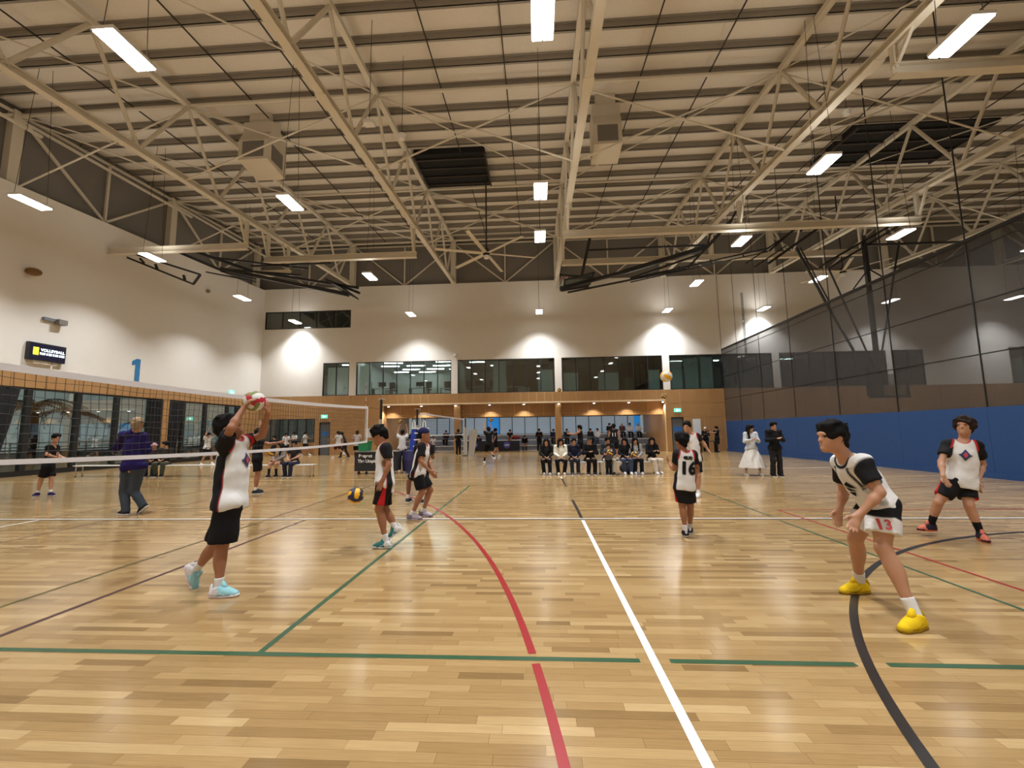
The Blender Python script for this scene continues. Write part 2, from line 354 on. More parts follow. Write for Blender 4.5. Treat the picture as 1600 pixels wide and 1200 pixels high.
BL = mat('pale_blind', srgb(176, 190, 186), .8, noise=.06, scale=3, emit=srgb(176, 200, 196), estr=.10)
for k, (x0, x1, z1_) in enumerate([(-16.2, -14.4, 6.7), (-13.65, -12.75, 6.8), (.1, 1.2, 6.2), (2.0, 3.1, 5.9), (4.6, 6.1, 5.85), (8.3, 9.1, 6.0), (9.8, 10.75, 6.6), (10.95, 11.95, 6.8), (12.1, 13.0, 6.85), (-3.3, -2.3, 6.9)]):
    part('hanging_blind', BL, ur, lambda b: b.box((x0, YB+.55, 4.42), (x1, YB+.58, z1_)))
dk = MB(); dk.box((-21.5, 34.0, 9.2), (-13.8, 34.1, 11.6)); dk.box((-21.5, YB+.3, 9.2), (-13.8, 34, 9.3)); dk.box((-21.5, YB+.3, 11.5), (-13.8, 34, 11.6)); dk.box((-21.5, YB+.3, 9.2), (-21.4, 34, 11.6)); dk.box((-13.9, YB+.3, 9.2), (-13.8, 34, 11.6))  # added dark box, keeps the sky from showing in the high window
tag(dk.build('wall_sky_block', M_DARK, None, (-17, 33, 10)), 'added dark box hiding the sky behind the high window', None, None, 'structure')
fy = MB(); fy.box((-21.5, 35.5, 0), (-15.2, 35.6, 4.1)); fy.box((-21.5, YB+.3, 4.05), (-15.2, 35.5, 4.15)); fy.box((-21.6, YB+.3, 0), (-21.5, 35.6, 4.1)); fy.box((-15.3, YB+.3, 0), (-15.2, 35.6, 4.1)); fy.box((-21.5, YB+.3, -.1), (-15.2, 35.5, 0))
foy = fy.build('wall_foyer', mat('foyer_paint', srgb(150, 152, 150), .8, noise=.1, scale=1.2), None, (-18, 34, 0)); tag(foy, 'grey foyer behind the low back window', None, None, 'structure')
for x in (-20, -18, -16.4): part('ceiling_tube', M_TUBE, foy, lambda b: b.box((x-.4, 33.2, 4.0), (x+.4, 33.4, 4.04)))
for x0, x1, y_ in ((-2.9, 1.0, 35.5), (2.0, 9.3, 37.0), (17.5, 24.8, 36)): part('dimming_sheet', mat('room_dimness', srgb(44, 44, 42), .8, noise=.2, scale=2), ur, lambda b: b.box((x0, y_, 4.41), (x1, y_+.1, 7.19)))  # added dark sheets; the dimness of these rooms is put into their colour
# ---- recess under the balcony: soffit, back wall, seating tiers
YR = 38.2
zwt = float(aty(800, 651.5, YR)[2]); zwb = float(aty(800, 679, YR)[2])
rec = MB(); rec.box((RX0-.2, YB+.3, 0), (RX0, YR, RZ)); rec.box((RX1, YB+.3, 0), (RX1+.2, YR, RZ)); rec.box((RX0-.2, YR+.02, 0), (RX1+.2, YR+.2, zwb)); rec.box((RX0-.2, YR+.02, zwt), (RX1+.2, YR+.2, RZ))
recess = rec.build('wall_recess', M_PLY, None, (0, 35, 1)); tag(recess, 'plywood lined seating recess below the office windows', None, None, 'structure')
part('soffit_board', M_PLY, recess, lambda b: b.box((RX0-.2, YB+.05, RZ), (RX1+.2, YR+.2, RZ+.12)))
part('soffit_edge', mat('pale_edge_trim', srgb(228, 204, 168), .5, noise=.03), recess, lambda b: b.box((RX0, YB-.02, RZ-.02), (RX1, YB+.06, RZ+.1)))
for a, c in cols(RX0, RX1, 1.1): panel(a, c, zwt, RZ, YR, par=recess)
for a, c in cols(RX0, RX1, 1.1): panel(a, c, 0.02, zwb, YR, par=recess)
M_FROST = mat('frosted_lit_pane', srgb(150, 162, 172), .35, noise=.14, scale=.8, emit=srgb(150, 170, 186), estr=.35)
M_FROSTB = mat('blue_lit_pane', srgb(40, 130, 205), .35, noise=.1, scale=.8, emit=srgb(40, 140, 220), estr=.5)
wr = part('window_11', M_FRAME, None, lambda b: (b.box((RX0+.3, YR-.03, zwb), (RX1-.2, YR+.1, zwb+.05)), b.box((RX0+.3, YR-.03, zwt-.05), (RX1-.2, YR+.1, zwt))))
tag(wr, 'long band of frosted grey panes at the back of the seating recess', None, None, 'structure')
xs = [RX0+.3+(RX1-.5-RX0)*i/18 for i in range(19)]
for i in range(18):
    part('mullion', M_FRAME, wr, lambda b: b.box((xs[i]-.03, YR-.03, zwb), (xs[i]+.03, YR+.1, zwt)))
    part('pane', M_FROSTB if i in (6,) else M_FROST, wr, lambda b: b.box((xs[i]+.03, YR+.02, zwb+.05), (xs[i+1]-.03, YR+.04, zwt-.05)))
part('blue_banner', M_FROSTB, wr, lambda b: b.box((xs[17]+.55, YR+.0, zwb+.05), (xs[18]-.03, YR+.02, zwt-.05)))
YK = 32.2; zbk = float(aty(800, 651, YK)[2])
part('bulkhead_backing', M_PLYGAP, recess, lambda b: b.box((RX0, YK+.02, zbk), (RX1, YK+.15, RZ)))
for a, c in cols(RX0, RX1, 1.1): panel(a, c, zbk+.22, RZ-.01, YK, par=recess); panel(a, c, zbk, zbk+.22, YK, par=recess)
for x0, x1 in ((-6.18, -5.72), (1.3, 1.75)):
    o = part('column', M_PLY, recess, lambda b: b.box((x0, YB+.02, 0), (x1, YB+.45, RZ)))
tiers = []
for k in range(3):
    o = part('seating_tier', M_GREYP, recess, lambda b: b.box((RX0+.02, 35.5+.85*k, 0), (RX1-.02, YR-.01, .44*(k+1))))
    part('tier_nosing', M_WHITE, o, lambda b: b.box((RX0+.02, 35.48+.85*k, .44*(k+1)-.06), (RX1-.02, 35.56+.85*k, .44*(k+1)+.01)), None)
part('tier_kerb', M_WHITE, recess, lambda b: b.box((RX0+.02, 35.40, 0), (RX1-.02, 35.5, .06)))
# ---- left wall
wl = MB(); T = .3
def lwall(b, y0, y1, z0, z1, x=XL): b.box((x-T, y0, z0), (x, y1, z1))
zlt = lambda y: 11.93+.058*(y-14.76)
wl.prism([(-9, 4.35), (YB+.3, 4.35), (YB+.3, zlt(YB+.3)), (-9, zlt(-9))], 'x', XL-T, XL)
wall_left = wl.build('wall_left', M_CREAM, None, (XL, 10, 6)); tag(wall_left, 'tall cream left wall with a plywood band over dark glazing', None, None, 'structure')
part('panel_backing', M_PLYGAP, wall_left, lambda b: (lwall(b, -9, YB, 3.66, 4.35, XL-.03), lwall(b, 23.05, 23.45, 0, 3.66, XL-.03), lwall(b, 29.4, YB, 0, 3.66, XL-.03), lwall(b, -9, 12, 0, 3.66, XL-.03)))
def lpanel(y0, y1, z0, z1): part('plywood_panel', M_PLY, wall_left, lambda b: b.box((XL-.03, y0+.01, z0+.01), (XL, y1-.01, z1-.01)))
for k in range(15): lpanel(12+1.293*k, 12+1.293*(k+1), 3.66, 4.35)
for z0, z1 in ((0, 1.3), (1.3, 2.5), (2.5, 3.66)): lpanel(23.05, 23.45, z0, z1); lpanel(29.4, 30.4, z0, z1); lpanel(30.4, YB, z0, z1)
def lwindow(nm, ys, label):
    y0, y1 = ys[0], ys[-1]
    o = part(nm, M_FRAME, None, lambda b: (b.box((XL-.2, y0, 0), (XL-.06, y1, .22)), b.box((XL-.2, y0, 3.58), (XL-.06, y1, 3.66)), b.box((XL-.2, y0, 1.02), (XL-.08, y1, 1.07))))
    tag(o, label, None, None, 'structure')
    for y in ys: part('mullion', M_FRAME, o, lambda b: b.box((XL-.22, y-.1, .2), (XL-.04, y+.1, 3.6)))
    for a, c in zip(ys[:-1], ys[1:]): part('pane', M_GLASS, o, lambda b: b.box((XL-.14, a+.08, .2), (XL-.128, c-.08, 3.6)))
lwindow('window_12', [12, 14.3, 16.64, 18.6, 20.44, 22.3, 23.05], 'large black framed glazing looking out on palms')
lwindow('window_13', [23.45, 24.55, 26.25, 28.21, 29.4], 'second black framed glazing near the back left corner')
def drape(y0, y1, label, taper=0.):
    b = MB(); n = 28
    rows = []
    for z, w in ((0.25, 1-taper), (1.0, 1-taper*1.1), (2.2, 1-taper*.5), (3.64, 1)):
        row = []
        for i in range(n+1):
            t = i/n; row.append((XL-.02+.05*math.sin(t*22+z*.3), y0+(y1-y0)*t*w, z))
        rows.append(row)
    vs = [p for r in rows for p in r]; k = len(vs); vs += [(p[0]+.012, p[1], p[2]) for p in vs]
    fs = []
    for r in range(3):
        for i in range(n):
            a = r*(n+1)+i; q = (a, a+1, a+n+2, a+n+1); fs.append(q); fs.append(tuple(k+j for j in q[::-1]))
    b.add(vs, fs); o = b.build('drape', mat('black_drape', (.008, .008, .010), .9, noise=.2), None, (XL, y0, 0), smooth=True); tag(o, label, 'curtain')
drape(14.6, 16.3, 'black drape gathered at the left edge of the palm window', .25)
drape(22.2, 23.0, 'black drape left of the narrow plywood pier'); drape(23.5, 24.5, 'black drape tied back right of the narrow plywood pier', .35); drape(28.7, 29.4, 'black drape near the back left corner')
# dark fascias above both walls, with posts and V bracing
fa = MB(); fa.prism([(-9, zlt(-9)-.1), (YB+.5, zlt(YB+.5)-.1), (YB+.5, zr(YB+.5)), (-9, zr(-9))], 'x', XL-.75, XL-.55)
fasl = fa.build('wall_left_fascia', M_DARK, None, (XL, 10, 13)); tag(fasl, 'dark grey fascia above the left wall', None, None, 'structure')
fb = MB(); fb.box((XL-.7, YB+.35, 12.7), (XR, YB+.5, zr(YB)+.1)); fasb = fb.build('wall_back_fascia', M_DARK, None, (0, YB, 14)); tag(fasb, 'dark grey fascia above the back wall', None, None, 'structure')
for y in (7.6, 15.3, 23.0, 30.8): part('post', M_STEEL, fasl, lambda b: b.box((XL-.52, y-.2, zlt(y)-.1), (XL-.2, y+.2, zt(y)+.1)))
for y0, y1 in ((7.6, 15.3), (15.3, 23.0), (23.0, 30.8)):
    ym = (y0+y1)/2; xx = XL-.3
    for a, c in (((xx, y0, zt(y0)), (xx, ym, zlt(ym)+.1)), ((xx, y1, zt(y1)), (xx, ym, zlt(ym)+.1)), ((xx, ym, zt(ym)), (xx, ym, zlt(ym)+.1)), ((xx, y0, zt(y0)), (xx, y1, zt(y1))), ((xx, y0, zt(y0)-.2), (xx+1.2, y1, zb(y1)+2.2))):
        part('wall_brace', M_STEEL, fasl, lambda b: b.bar(a, c, .1))
TX = [-14.1, -6.2, 1.65, 9.5, 17.4, 25.25, 33.1]
for x0, x1 in zip([XL-.3]+TX, TX+[XR]):
    xm = (x0+x1)/2; yy = YB+.25; z1_ = zt(YB); z0_ = 12.98
    for a, c in (((x0, yy, z1_), (xm, yy, z0_)), ((x1, yy, z1_), (xm, yy, z0_)), ((xm, yy, z1_), (xm, yy, z0_)), ((x0, yy, z1_), (x1, yy, z1_))):
        part('wall_brace', M_STEEL, fasb, lambda b: b.bar(a, c, .1))
wrt = MB().box((XR, -9, 0), (XR+.3, YB+.3, 17)).build('wall_right', M_CREAM, None, (XR, 10, 8)); tag(wrt, 'cream far right wall beyond the curtain', None, None, 'structure')
wfr = MB().box((XL-.3, -9.3, 0), (XR+.3, -9, 17)).build('wall_front', M_CREAM, None, (0, -9.1, 8)); tag(wfr, 'cream wall behind the viewpoint', None, None, 'structure')
# ---- roof: sheet, purlins, bridging rods, struts, sway rods
cb = MB(); cb.prism([(-9.3, zr(-9.3)), (YB+.5, zr(YB+.5)), (YB+.5, zr(YB+.5)+.2), (-9.3, zr(-9.3)+.2)], 'x', XL-.8, XR+.3)
ceiling = cb.build('ceiling', M_SHEET, None, (0, 12, 15)); tag(ceiling, 'sloping roof of tan insulation sheets on steel purlins', None, None, 'structure')
yk = 15.58-1.2*6
while yk < 31.5:
    part('purlin', M_PURLIN, ceiling, lambda b: (b.box((XL-.6, yk-.01, zr(yk)-.27), (XR, yk+.012, zr(yk)-.01)), b.box((XL-.6, yk-.01, zr(yk)-.27), (XR, yk+.09, zr(yk)-.25)), b.box((XL-.6, yk-.09, zr(yk)-.03), (XR, yk, zr(yk)-.01)))); yk += 1.2
edges = [XL-.3]+TX+[XR]
for a, c in zip(edges[:-1], edges[1:]):
    for t in (1/3, 2/3):
        x = a+(c-a)*t; part('bridging_rod', M_ROD, ceiling, lambda b: b.bar((x, 7, zr(7)-.285), (x, 31.5, zr(31.5)-.285), .04))
for y in (7.7, 15.4, 23.1, 30.9):
    for a, c in zip(edges[:-1], edges[1:]):
        part('strut', M_STEEL, ceiling, lambda b: b.tube([(a, y, zt(y)), (c, y, zt(y))], .075, 8))
        if y < 30:
            part('sway_rod', M_STEEL, ceiling, lambda b: b.tube([(a, y, zt(y)-.1), (c, y, zb(y))], .035, 6)); part('sway_rod', M_STEEL, ceiling, lambda b: b.tube([(a, y, zb(y)), (c, y, zt(y)-.1)], .035, 6))
            lo_x, hi_x = (a, c) if (a+c)/2 < 1.65 else (c, a)
            part('sway_rod', M_STEEL, ceiling, lambda b: b.tube([(lo_x, y, zt(y)), (hi_x, y+7.7, zt(y+7.7))], .03, 6)) if y > 8 or abs((a+c)/2) > 6 else None
ORD = ['first', 'second', 'third', 'fourth', 'fifth', 'sixth', 'seventh']
for i, x in enumerate(TX):
    t = empty('roof_truss', (x, 18, zb(18)), '%s tan steel roof truss counted from the left wall' % ORD[i], 'roof truss', 'steel roof trusses')
    Y0 = 5.7
    part('bottom_chord', M_STEEL, t, lambda b: (b.bar((x, Y0, zb(Y0)), (x, 31.3, zb(31.3)), .26, .03), b.bar((x, Y0, zb(Y0)+.2), (x, 31.3, zb(31.3)+.2), .26, .03), b.bar((x, Y0, zb(Y0)+.1), (x, 31.3, zb(31.3)+.1), .03, .18)))
    part('top_chord', M_STEEL, t, lambda b: b.bar((x, Y0, zt(Y0)), (x, 31.3, zt(31.3)), .2, .2))
    part('end_post', M_STEEL, t, lambda b: b.box((x-.18, 31.0, zb(31)), (x+.18, 31.38, zt(31.3)+.1)))
    ty = [7.65+3.85*k for k in range(7)]; by = [5.75+3.85*k for k in range(7)]
    for k in range(7):
        part('web', M_STEEL, t, lambda b: b.tube([(x, by[k], zb(by[k])+.15), (x, ty[k], zt(ty[k])-.08)], .075, 8))
        if k < 6: part('web', M_STEEL, t, lambda b: b.tube([(x, ty[k], zt(ty[k])-.08), (x, by[k+1], zb(by[k+1])+.15)], .065, 8))
    for y in (11.4, 19.2): part('splice_plate', M_STEEL, t, lambda b: b.box((x-.16, y-.25, zb(y)-.04), (x+.16, y+.25, zb(y)-.01)))
# ---- roof ventilators
def vent(x0, x1, y0, y1, label):
    r = empty('roof_vent', ((x0+x1)/2, (y0+y1)/2, zr(y0)), label, 'roof vent')
    part('shaft', mat('vent_black', (.006, .006, .006), .9, noise=.1), r, lambda b: b.prism([(y0, zr(y0)-.31), (y1, zr(y1)-.31), (y1, zr(y1)-.01), (y0, zr(y0)-.01)], 'x', x0, x1))
    for k in range(4):
        y = y0+(y1-y0)*(k+.5)/4; part('louvre', M_ROD, r, lambda b: b.bar((x0, y, zr(y)-.38), (x1, y, zr(y)-.38), .1, .05))
    for x in (x0, x1): part('vent_frame', M_ROD, r, lambda b: b.bar((x, y0, zr(y0)-.36), (x, y1, zr(y1)-.36), .08, .1))
vent(-6.0, -2.4, 19.8, 23.1, 'dark louvred roof opening above the second court'); vent(15.2, 21.4, 19.3, 22.9, 'dark louvred roof opening at the far right')
def cooler(x, y, z, w, label):
    r = empty('roof_ventilator_box', (x, y, z), label, 'ventilator')
    b = MB(); b.prism([(y-w/2, z), (y+w/2, z-.15), (y+w/2, z+1.6), (y-w*.32, z+1.9), (y-w*.32, z+1.4), (y-w/2, z+.9)], 'x', x-w/2, x+w/2); b.build('housing', M_STEEL, r, (x, y, z+.5))
    part('duct', M_STEEL, r, lambda b: b.box((x-w*.36, y-w*.25, z+1.5), (x+w*.36, y+w*.35, zr(y))))
    part('grille', M_DARK, r, lambda b: b.box((x-w*.36, y-w/2-.02, z+.12), (x+w*.36, y-w/2+.02, z+.82)))
    part('grille_side', M_DARK, r, lambda b: b.box((x+w/2-.02, y-w*.3, z+.12), (x+w/2+.02, y+w*.3, z+.82)))
p = aty(950, 226, 16.4); cooler(p[0], 16.9, p[2], 1.15, 'beige ventilator box hanging right of the middle truss')
p = aty(398, 252, 16.4); cooler(p[0], 16.9, p[2], 1.3, 'beige ventilator box hanging near the first truss')
# ================================================================ LAMPS AND HALL EQUIPMENT
def pendant(x, y, label, group='hall pendant lights', z=10.0, w=LAMP_W):
    r = empty('pendant_light', (x, y, z), label, 'light', group)
    part('housing', M_WHITE, r, lambda b: b.box((x-.24, y-.52, z+.02), (x+.24, y+.52, z+.10)))
    for s in (-1, 1):
        part('lens', M_LENS, r, lambda b: b.box((x+s*.12-.1, y-.5, z-.02), (x+s*.12+.1, y+.5, z+.02)))
        part('hanger_cable', M_ROD, r, lambda b: b.tube([(x, y+s*.5, z+.1), (x, y+s*.2, zr(y)+.06)], .008, 5))
    L = bpy.data.lights.new('pendant_lamp', 'AREA'); L.shape = 'RECTANGLE'; L.size = .46; L.size_y = 1.0; L.energy = w; L.spread = math.radians(110); L.color = (.95, .975, 1)
    lo = bpy.data.objects.new('pendant_lamp', L); lo.location = (0, 0, -.04); link(lo, r)
    L2 = bpy.data.lights.new('added_ceiling_fill', 'AREA'); L2.shape = 'RECTANGLE'; L2.size = .4; L2.size_y = .9; L2.energy = w*.08; L2.color = (1, .97, .92)  # extra upward lamp with no visible source, added to brighten the ceiling
    l2 = bpy.data.objects.new('added_ceiling_fill', L2); l2.location = (0, 0, .13); l2.rotation_euler = (math.pi, 0, 0); link(l2, r)
    return r
LG = {'leftmost column of': (-18.1, [13.5, 18.4, 24.6, 30.4]), 'second column from the left of': (-8.9, [8.0, 14.3, 21.8, 29.3]), 'middle column of': (.27, [7.9, 14.3, 17.85, 29.6]),
      'column right of the middle of': (9.4, [9.0, 13.5, 19.1, 24.6, 30.2]), 'column beyond the curtain of': (16.2, [19.0, 24.6, 30.5])}
RK = ['nearest', 'second nearest', 'third nearest', 'fourth nearest', 'fifth nearest']
for c, (x, ys) in LG.items():
    for k, y in enumerate(ys): pendant(x, y, '%s white pendant light in the %s hall lights' % (RK[k], c))
for x in (-18.1, -8.9, .27, 9.4):
    for y in (-5., 2.) : pendant(x, y, 'white pendant light hanging overhead out of the frame', 'pendant lights out of the frame')
for x, y in ((24, 12), (24, 21), (24, 29.5), (32, 15), (32, 29.6)): pendant(x, y, 'white pendant light deep behind the curtain', 'pendant lights behind the curtain')
# recess downlights
for k, px in enumerate([608, 659, 712, 765, 818.5, 873, 928, 982, 1035]):
    p = aty(px, 629, YB+.0)
    r = empty('downlight', (p[0], YB-.1, RZ), '%s small round downlight along the recess edge' % (['leftmost', 'second', 'third', 'fourth', 'fifth', 'sixth', 'seventh', 'eighth', 'rightmost'][k]), 'downlight', 'recess downlights')
    part('lens', M_LENS, r, lambda b: b.lathe([(0, RZ-.14), (.07, RZ-.13), (.08, RZ-.08), (0, RZ-.07)], (p[0], YB-.1, 0), 12))
    part('bezel', M_CHROME, r, lambda b: b.lathe([(.09, RZ-.1), (.1, RZ-.02), (.0, RZ-.015)], (p[0], YB-.1, 0), 12))
    L = bpy.data.lights.new('downlight_lamp', 'SPOT'); L.energy = 150; L.spot_size = math.radians(120); L.spot_blend = .6; L.color = (1, .93, .82); L.shadow_soft_size = .06
    lo = bpy.data.objects.new('downlight_lamp', L); lo.location = (0, .32, -.16); link(lo, r)
for k, x in enumerate((-9.6, -5.4, -1.2, 3.0, 7.2)):  # unseen fill lamps added behind the bulkhead to lift the dark recess
    r = empty('recess_fill_light', (x, 34.6, RZ), 'added fill light hidden behind the bulkhead inside the seating recess', 'light', 'added recess fill lights')
    part('lens', M_LENS, r, lambda b: b.box((x-.6, 34.5, RZ-.06), (x+.6, 34.7, RZ-.03))); part('housing', M_WHITE, r, lambda b: b.box((x-.63, 34.47, RZ-.03), (x+.63, 34.73, RZ)))
    L = bpy.data.lights.new('recess_fill_lamp', 'AREA'); L.shape = 'RECTANGLE'; L.size = 1.2; L.size_y = .2; L.energy = 32; L.color = (.95, .98, 1); lo = bpy.data.objects.new('recess_fill_lamp', L); lo.location = (0, 0, -.08); link(lo, r)
# hoop support beams
def ibeam(x0, x1, y, label, drops, z=10.75):
    r = empty('hoop_support_beam', ((x0+x1)/2, y, z), label, 'steel beam', 'hoop support beams')
    part('flange', M_STEEL, r, lambda b: b.box((x0, y-.12, z-.15), (x1, y+.12, z-.12))); part('flange', M_STEEL, r, lambda b: b.box((x0, y-.12, z+.12), (x1, y+.12, z+.15)))
    part('beam_web', M_STEEL, r, lambda b: b.box((x0, y-.02, z-.12), (x1, y+.02, z+.12)))
    for x in drops: part('dropper', M_STEEL, r, lambda b: (b.box((x-.07, y-.07, z+.15), (x+.07, y+.07, zb(y)+.05)), b.bar((x, y-.6, zb(y)), (x, y, z+.1), .08)))
ibeam(-21.2, -14.0, 19.2, 'steel beam nearest the left wall under the first truss', (-14.1,)); ibeam(-14.3, -6.1, 20.9, 'steel beam slung between the first and second truss', (-14.1, -6.25))
ibeam(-16.2, -13.9, 22.7, 'short steel beam stub under the first truss', (-14.1,)); ibeam(1.4, 17.4, 19.3, 'long steel beam slung right of the middle truss, nearer one', (1.6, 9.5, 17.3))
ibeam(1.5, 17.4, 22.7, 'long steel beam slung right of the middle truss, farther one', (1.6, 9.5, 17.3)); ibeam(9.4, 17.4, 10.7, 'steel beam at the top right near the viewer', (9.5, 17.3))
# folded basketball hoops: black tube frames hung from those beams
def frame(label, segs, y, boards=(), th=.09):
    P = lambda q: aty(q[0], q[1], q[2] if len(q) > 2 else y)
    a0 = P(segs[0][0]); r = empty('folded_basketball_hoop', a0, label, 'basketball hoop')
    for s in segs:
        w = s[2] if len(s) > 2 else th
        part('frame_tube', M_BLACK, r, lambda b: b.bar(P(s[0]), P(s[1]), w))
    return r
hl = frame('black folded basketball hoop frame under the first truss on the left', [((192, 391), (313, 429)), ((193, 400), (302, 444)), ((192, 391), (193, 400)), ((243, 413), (246, 421)), ((287, 430), (289, 438)), ((313, 429), (302, 444)), ((219, 404), (225, 411)),
   ((281, 385), (392, 423), .14), ((284, 396), (350, 424), .12), ((345, 420), (545, 461), .16), ((350, 421), (470, 430)), ((392, 416), (516, 411), .08), ((330, 402), (480, 420), .08), ((345, 424), (400, 436), .07), ((322, 425), (400, 440), .06), ((400, 425), (560, 450), .12), ((395, 430), (540, 458), .1), ((510, 438), (562, 458), .12)], 20.2)
M_BOARD = glass_mat('backboard_acrylic', (.7, .74, .74), .10)
def board(r, c, sx, sz, y, tilt, axis_label='backboard'):
    b = MB(); c = np.array(c, float); u = np.array((math.cos(tilt), 0, math.sin(tilt))); v = np.array((0, 1, 0.)); n = np.cross(u, v)
    def slab(u0, u1, v0, v1, t): 
        q = [c+u*i+v*j+n*k for k in (-t, t) for i, j in ((u0, v0), (u1, v0), (u1, v1), (u0, v1))]
        b.add(q, [(3, 2, 1, 0), (4, 5, 6, 7), (0, 1, 5, 4), (1, 2, 6, 5), (2, 3, 7, 6), (3, 0, 4, 7)])
    b.cur = 0; slab(-sx/2, sx/2, -sz/2, sz/2, .015); b.cur = 1
    for e in ((-sx/2, -sx/2+.06, -sz/2, sz/2), (sx/2-.06, sx/2, -sz/2, sz/2), (-sx/2, sx/2, -sz/2, -sz/2+.06), (-sx/2, sx/2, sz/2-.06, sz/2)): slab(*e, .03)
    b.build(axis_label, [M_BOARD, M_BLACK], r, tuple(c))
board(hl, aty(535, 452, 20.2), 1.1, 1.7, 20.2, -.5)
hc = frame('black folded basketball hoop hanging from the beams right of centre', [((875, 451), (975, 425), .16), ((975, 425), (1105, 386), .2), ((1105, 386), (1142, 345), .16), ((887, 457), (1072, 420), .08), ((985, 435), (1092, 398), .09), ((920, 391), (1102, 383), .08), ((924, 361), (909, 430), .14),
   ((985, 436), (1200, 388), .07), ((985, 441), (1200, 393), .05), ((1010, 428), (1012, 435), .05), ((1060, 416), (1062, 424), .05), ((1110, 405), (1112, 413), .05), ((1160, 395), (1162, 402), .05), ((1105, 386), (1110, 362), .08), ((1110, 366), (1142, 350), .08), ((876, 428), (876, 454), .1), ((876, 430), (912, 432), .08), ((876, 454), (920, 447), .1), ((1142, 345), (1150, 330), .08), ((1105, 386), (1075, 418), .1)], 20.8)
board(hc, aty(903, 441, 20.8), 1.5, 1.7, 20.8, .22)
part('hoop_ring', mat('orange_ring', srgb(210, 90, 40), .4, noise=.1), hc, lambda b: b.tube([aty(880, 436, 20.8)+np.array((0.23*math.cos(t), .23*math.sin(t), .1*math.cos(t))) for t in np.linspace(0, 6.283, 17)], .015, 6))
part('hoop_net', M_WHITE, hc, lambda b: [b.tube([aty(880, 436, 20.8)+np.array((0.22*math.cos(t), .22*math.sin(t), .08)), aty(872, 440, 20.8)+np.array((0.1*math.cos(t+.4), .1*math.sin(t+.4), -.3))], .012, 4) for t in np.linspace(0, 6.0, 12)])
frame('black hoop frame folded against the beams left of the curtain cables', [((1200, 412), (1292, 347), .12), ((1202, 392), (1250, 350), .1), ((1200, 388), (1252, 352), .08), ((1250, 350), (1252, 362), .08), ((1244, 387), (1290, 472), .09), ((1250, 387), (1296, 472), .05), ((1256, 405), (1260, 404), .05), ((1275, 440), (1280, 439), .05), ((1165, 412), (1215, 378), .06), ((1178, 418), (1228, 384), .06), ((1290, 472), (1335, 550), .08)], 21.5)
hr = frame('lowered basketball hoop on a black mast behind the mesh curtain', [((1350, 380), (1350, 364, 22.7), .15), ((1350, 380), (1357, 442), .17), ((1357, 442), (1372, 578), .17), ((1290, 411), (1415, 339), .1), ((1295, 419), (1412, 348), .1), ((1350, 383), (1505, 378), .1), ((1295, 420), (1366, 575), .06), ((1405, 377), (1374, 575), .06), ((1357, 420), (1333, 452), .05), ((1357, 420), (1378, 432), .05), ((1290, 411), (1280, 419), .08), ((1415, 339), (1412, 348), .08)], 22.0)
pb = aty(1388, 602, 21.9)
part('backboard', M_BOARD, hr, lambda b: b.box((pb[0]-.9, 21.86, pb[2]-.55), (pb[0]+.9, 21.9, pb[2]+.55)))
part('board_padding', M_BLACK, hr, lambda b: (b.box((pb[0]-.93, 21.84, pb[2]-.62), (pb[0]+.93, 21.93, pb[2]-.5)), b.box((pb[0]-.93, 21.84, pb[2]-.6), (pb[0]-.85, 21.93, pb[2]+.0)), b.box((pb[0]+.85, 21.84, pb[2]-.6), (pb[0]+.93, 21.93, pb[2]+.0))))
part('mast_carriage', M_BLACK, hr, lambda b: b.box((pb[0]-.75, 21.95, pb[2]-.5), (pb[0]-.2, 22.3, pb[2]+.9)))
pb2 = aty(1156, 592, 29.5)+np.array((.55, 0, 0))
hb = part('backboard', M_BOARD, None, lambda b: (b.box((pb2[0]-.9, 29.48, pb2[2]-.38), (pb2[0]+.9, 29.52, pb2[2]+.38)), b.box((pb2[0]-.06, 29.5, pb2[2]), (pb2[0]+.06, 29.6, pb2[2]+6)))); tag(hb, 'clear rectangular backboard hanging before the upper window just past the curtain edge', 'basketball hoop')
# ceiling fans
def fan(x, y, z, R, label, rot=.3):
    r = empty('ceiling_fan', (x, y, z), label, 'ceiling fan', 'large ceiling fans')
    part('down_rod', M_ROD, r, lambda b: b.tube([(x, y, z+.2), (x, y, zr(y))], .04, 8)); part('motor', M_BLACK, r, lambda b: b.lathe([(0, z-.1), (.18, z-.08), (.2, z+.1), (.1, z+.28), (0, z+.3)], (x, y, 0), 16))
    part('hub_cap', M_WHITE, r, lambda b: b.lathe([(0, z-.32), (.14, z-.28), (.16, z-.14), (0, z-.1)], (x, y, 0), 16))
    for k in range(6):
        a = rot+k*math.pi/3; part('blade', M_STEEL, r, lambda b: b.bar((x+.15*math.cos(a), y+.15*math.sin(a), z), (x+R*math.cos(a), y+R*math.sin(a), z), .2, .035, up=(math.sin(a)*.2, -math.cos(a)*.2, 1)))
p = aty(760, 396, 22.0); fan(p[0], 22.0, p[2], 2.75, 'large pale six-blade ceiling fan left of the middle truss')
p = aty(1317, 424, 27.0); fan(p[0], 27.0, p[2], 2.4, 'large ceiling fan seen behind the curtain top edge', .1)
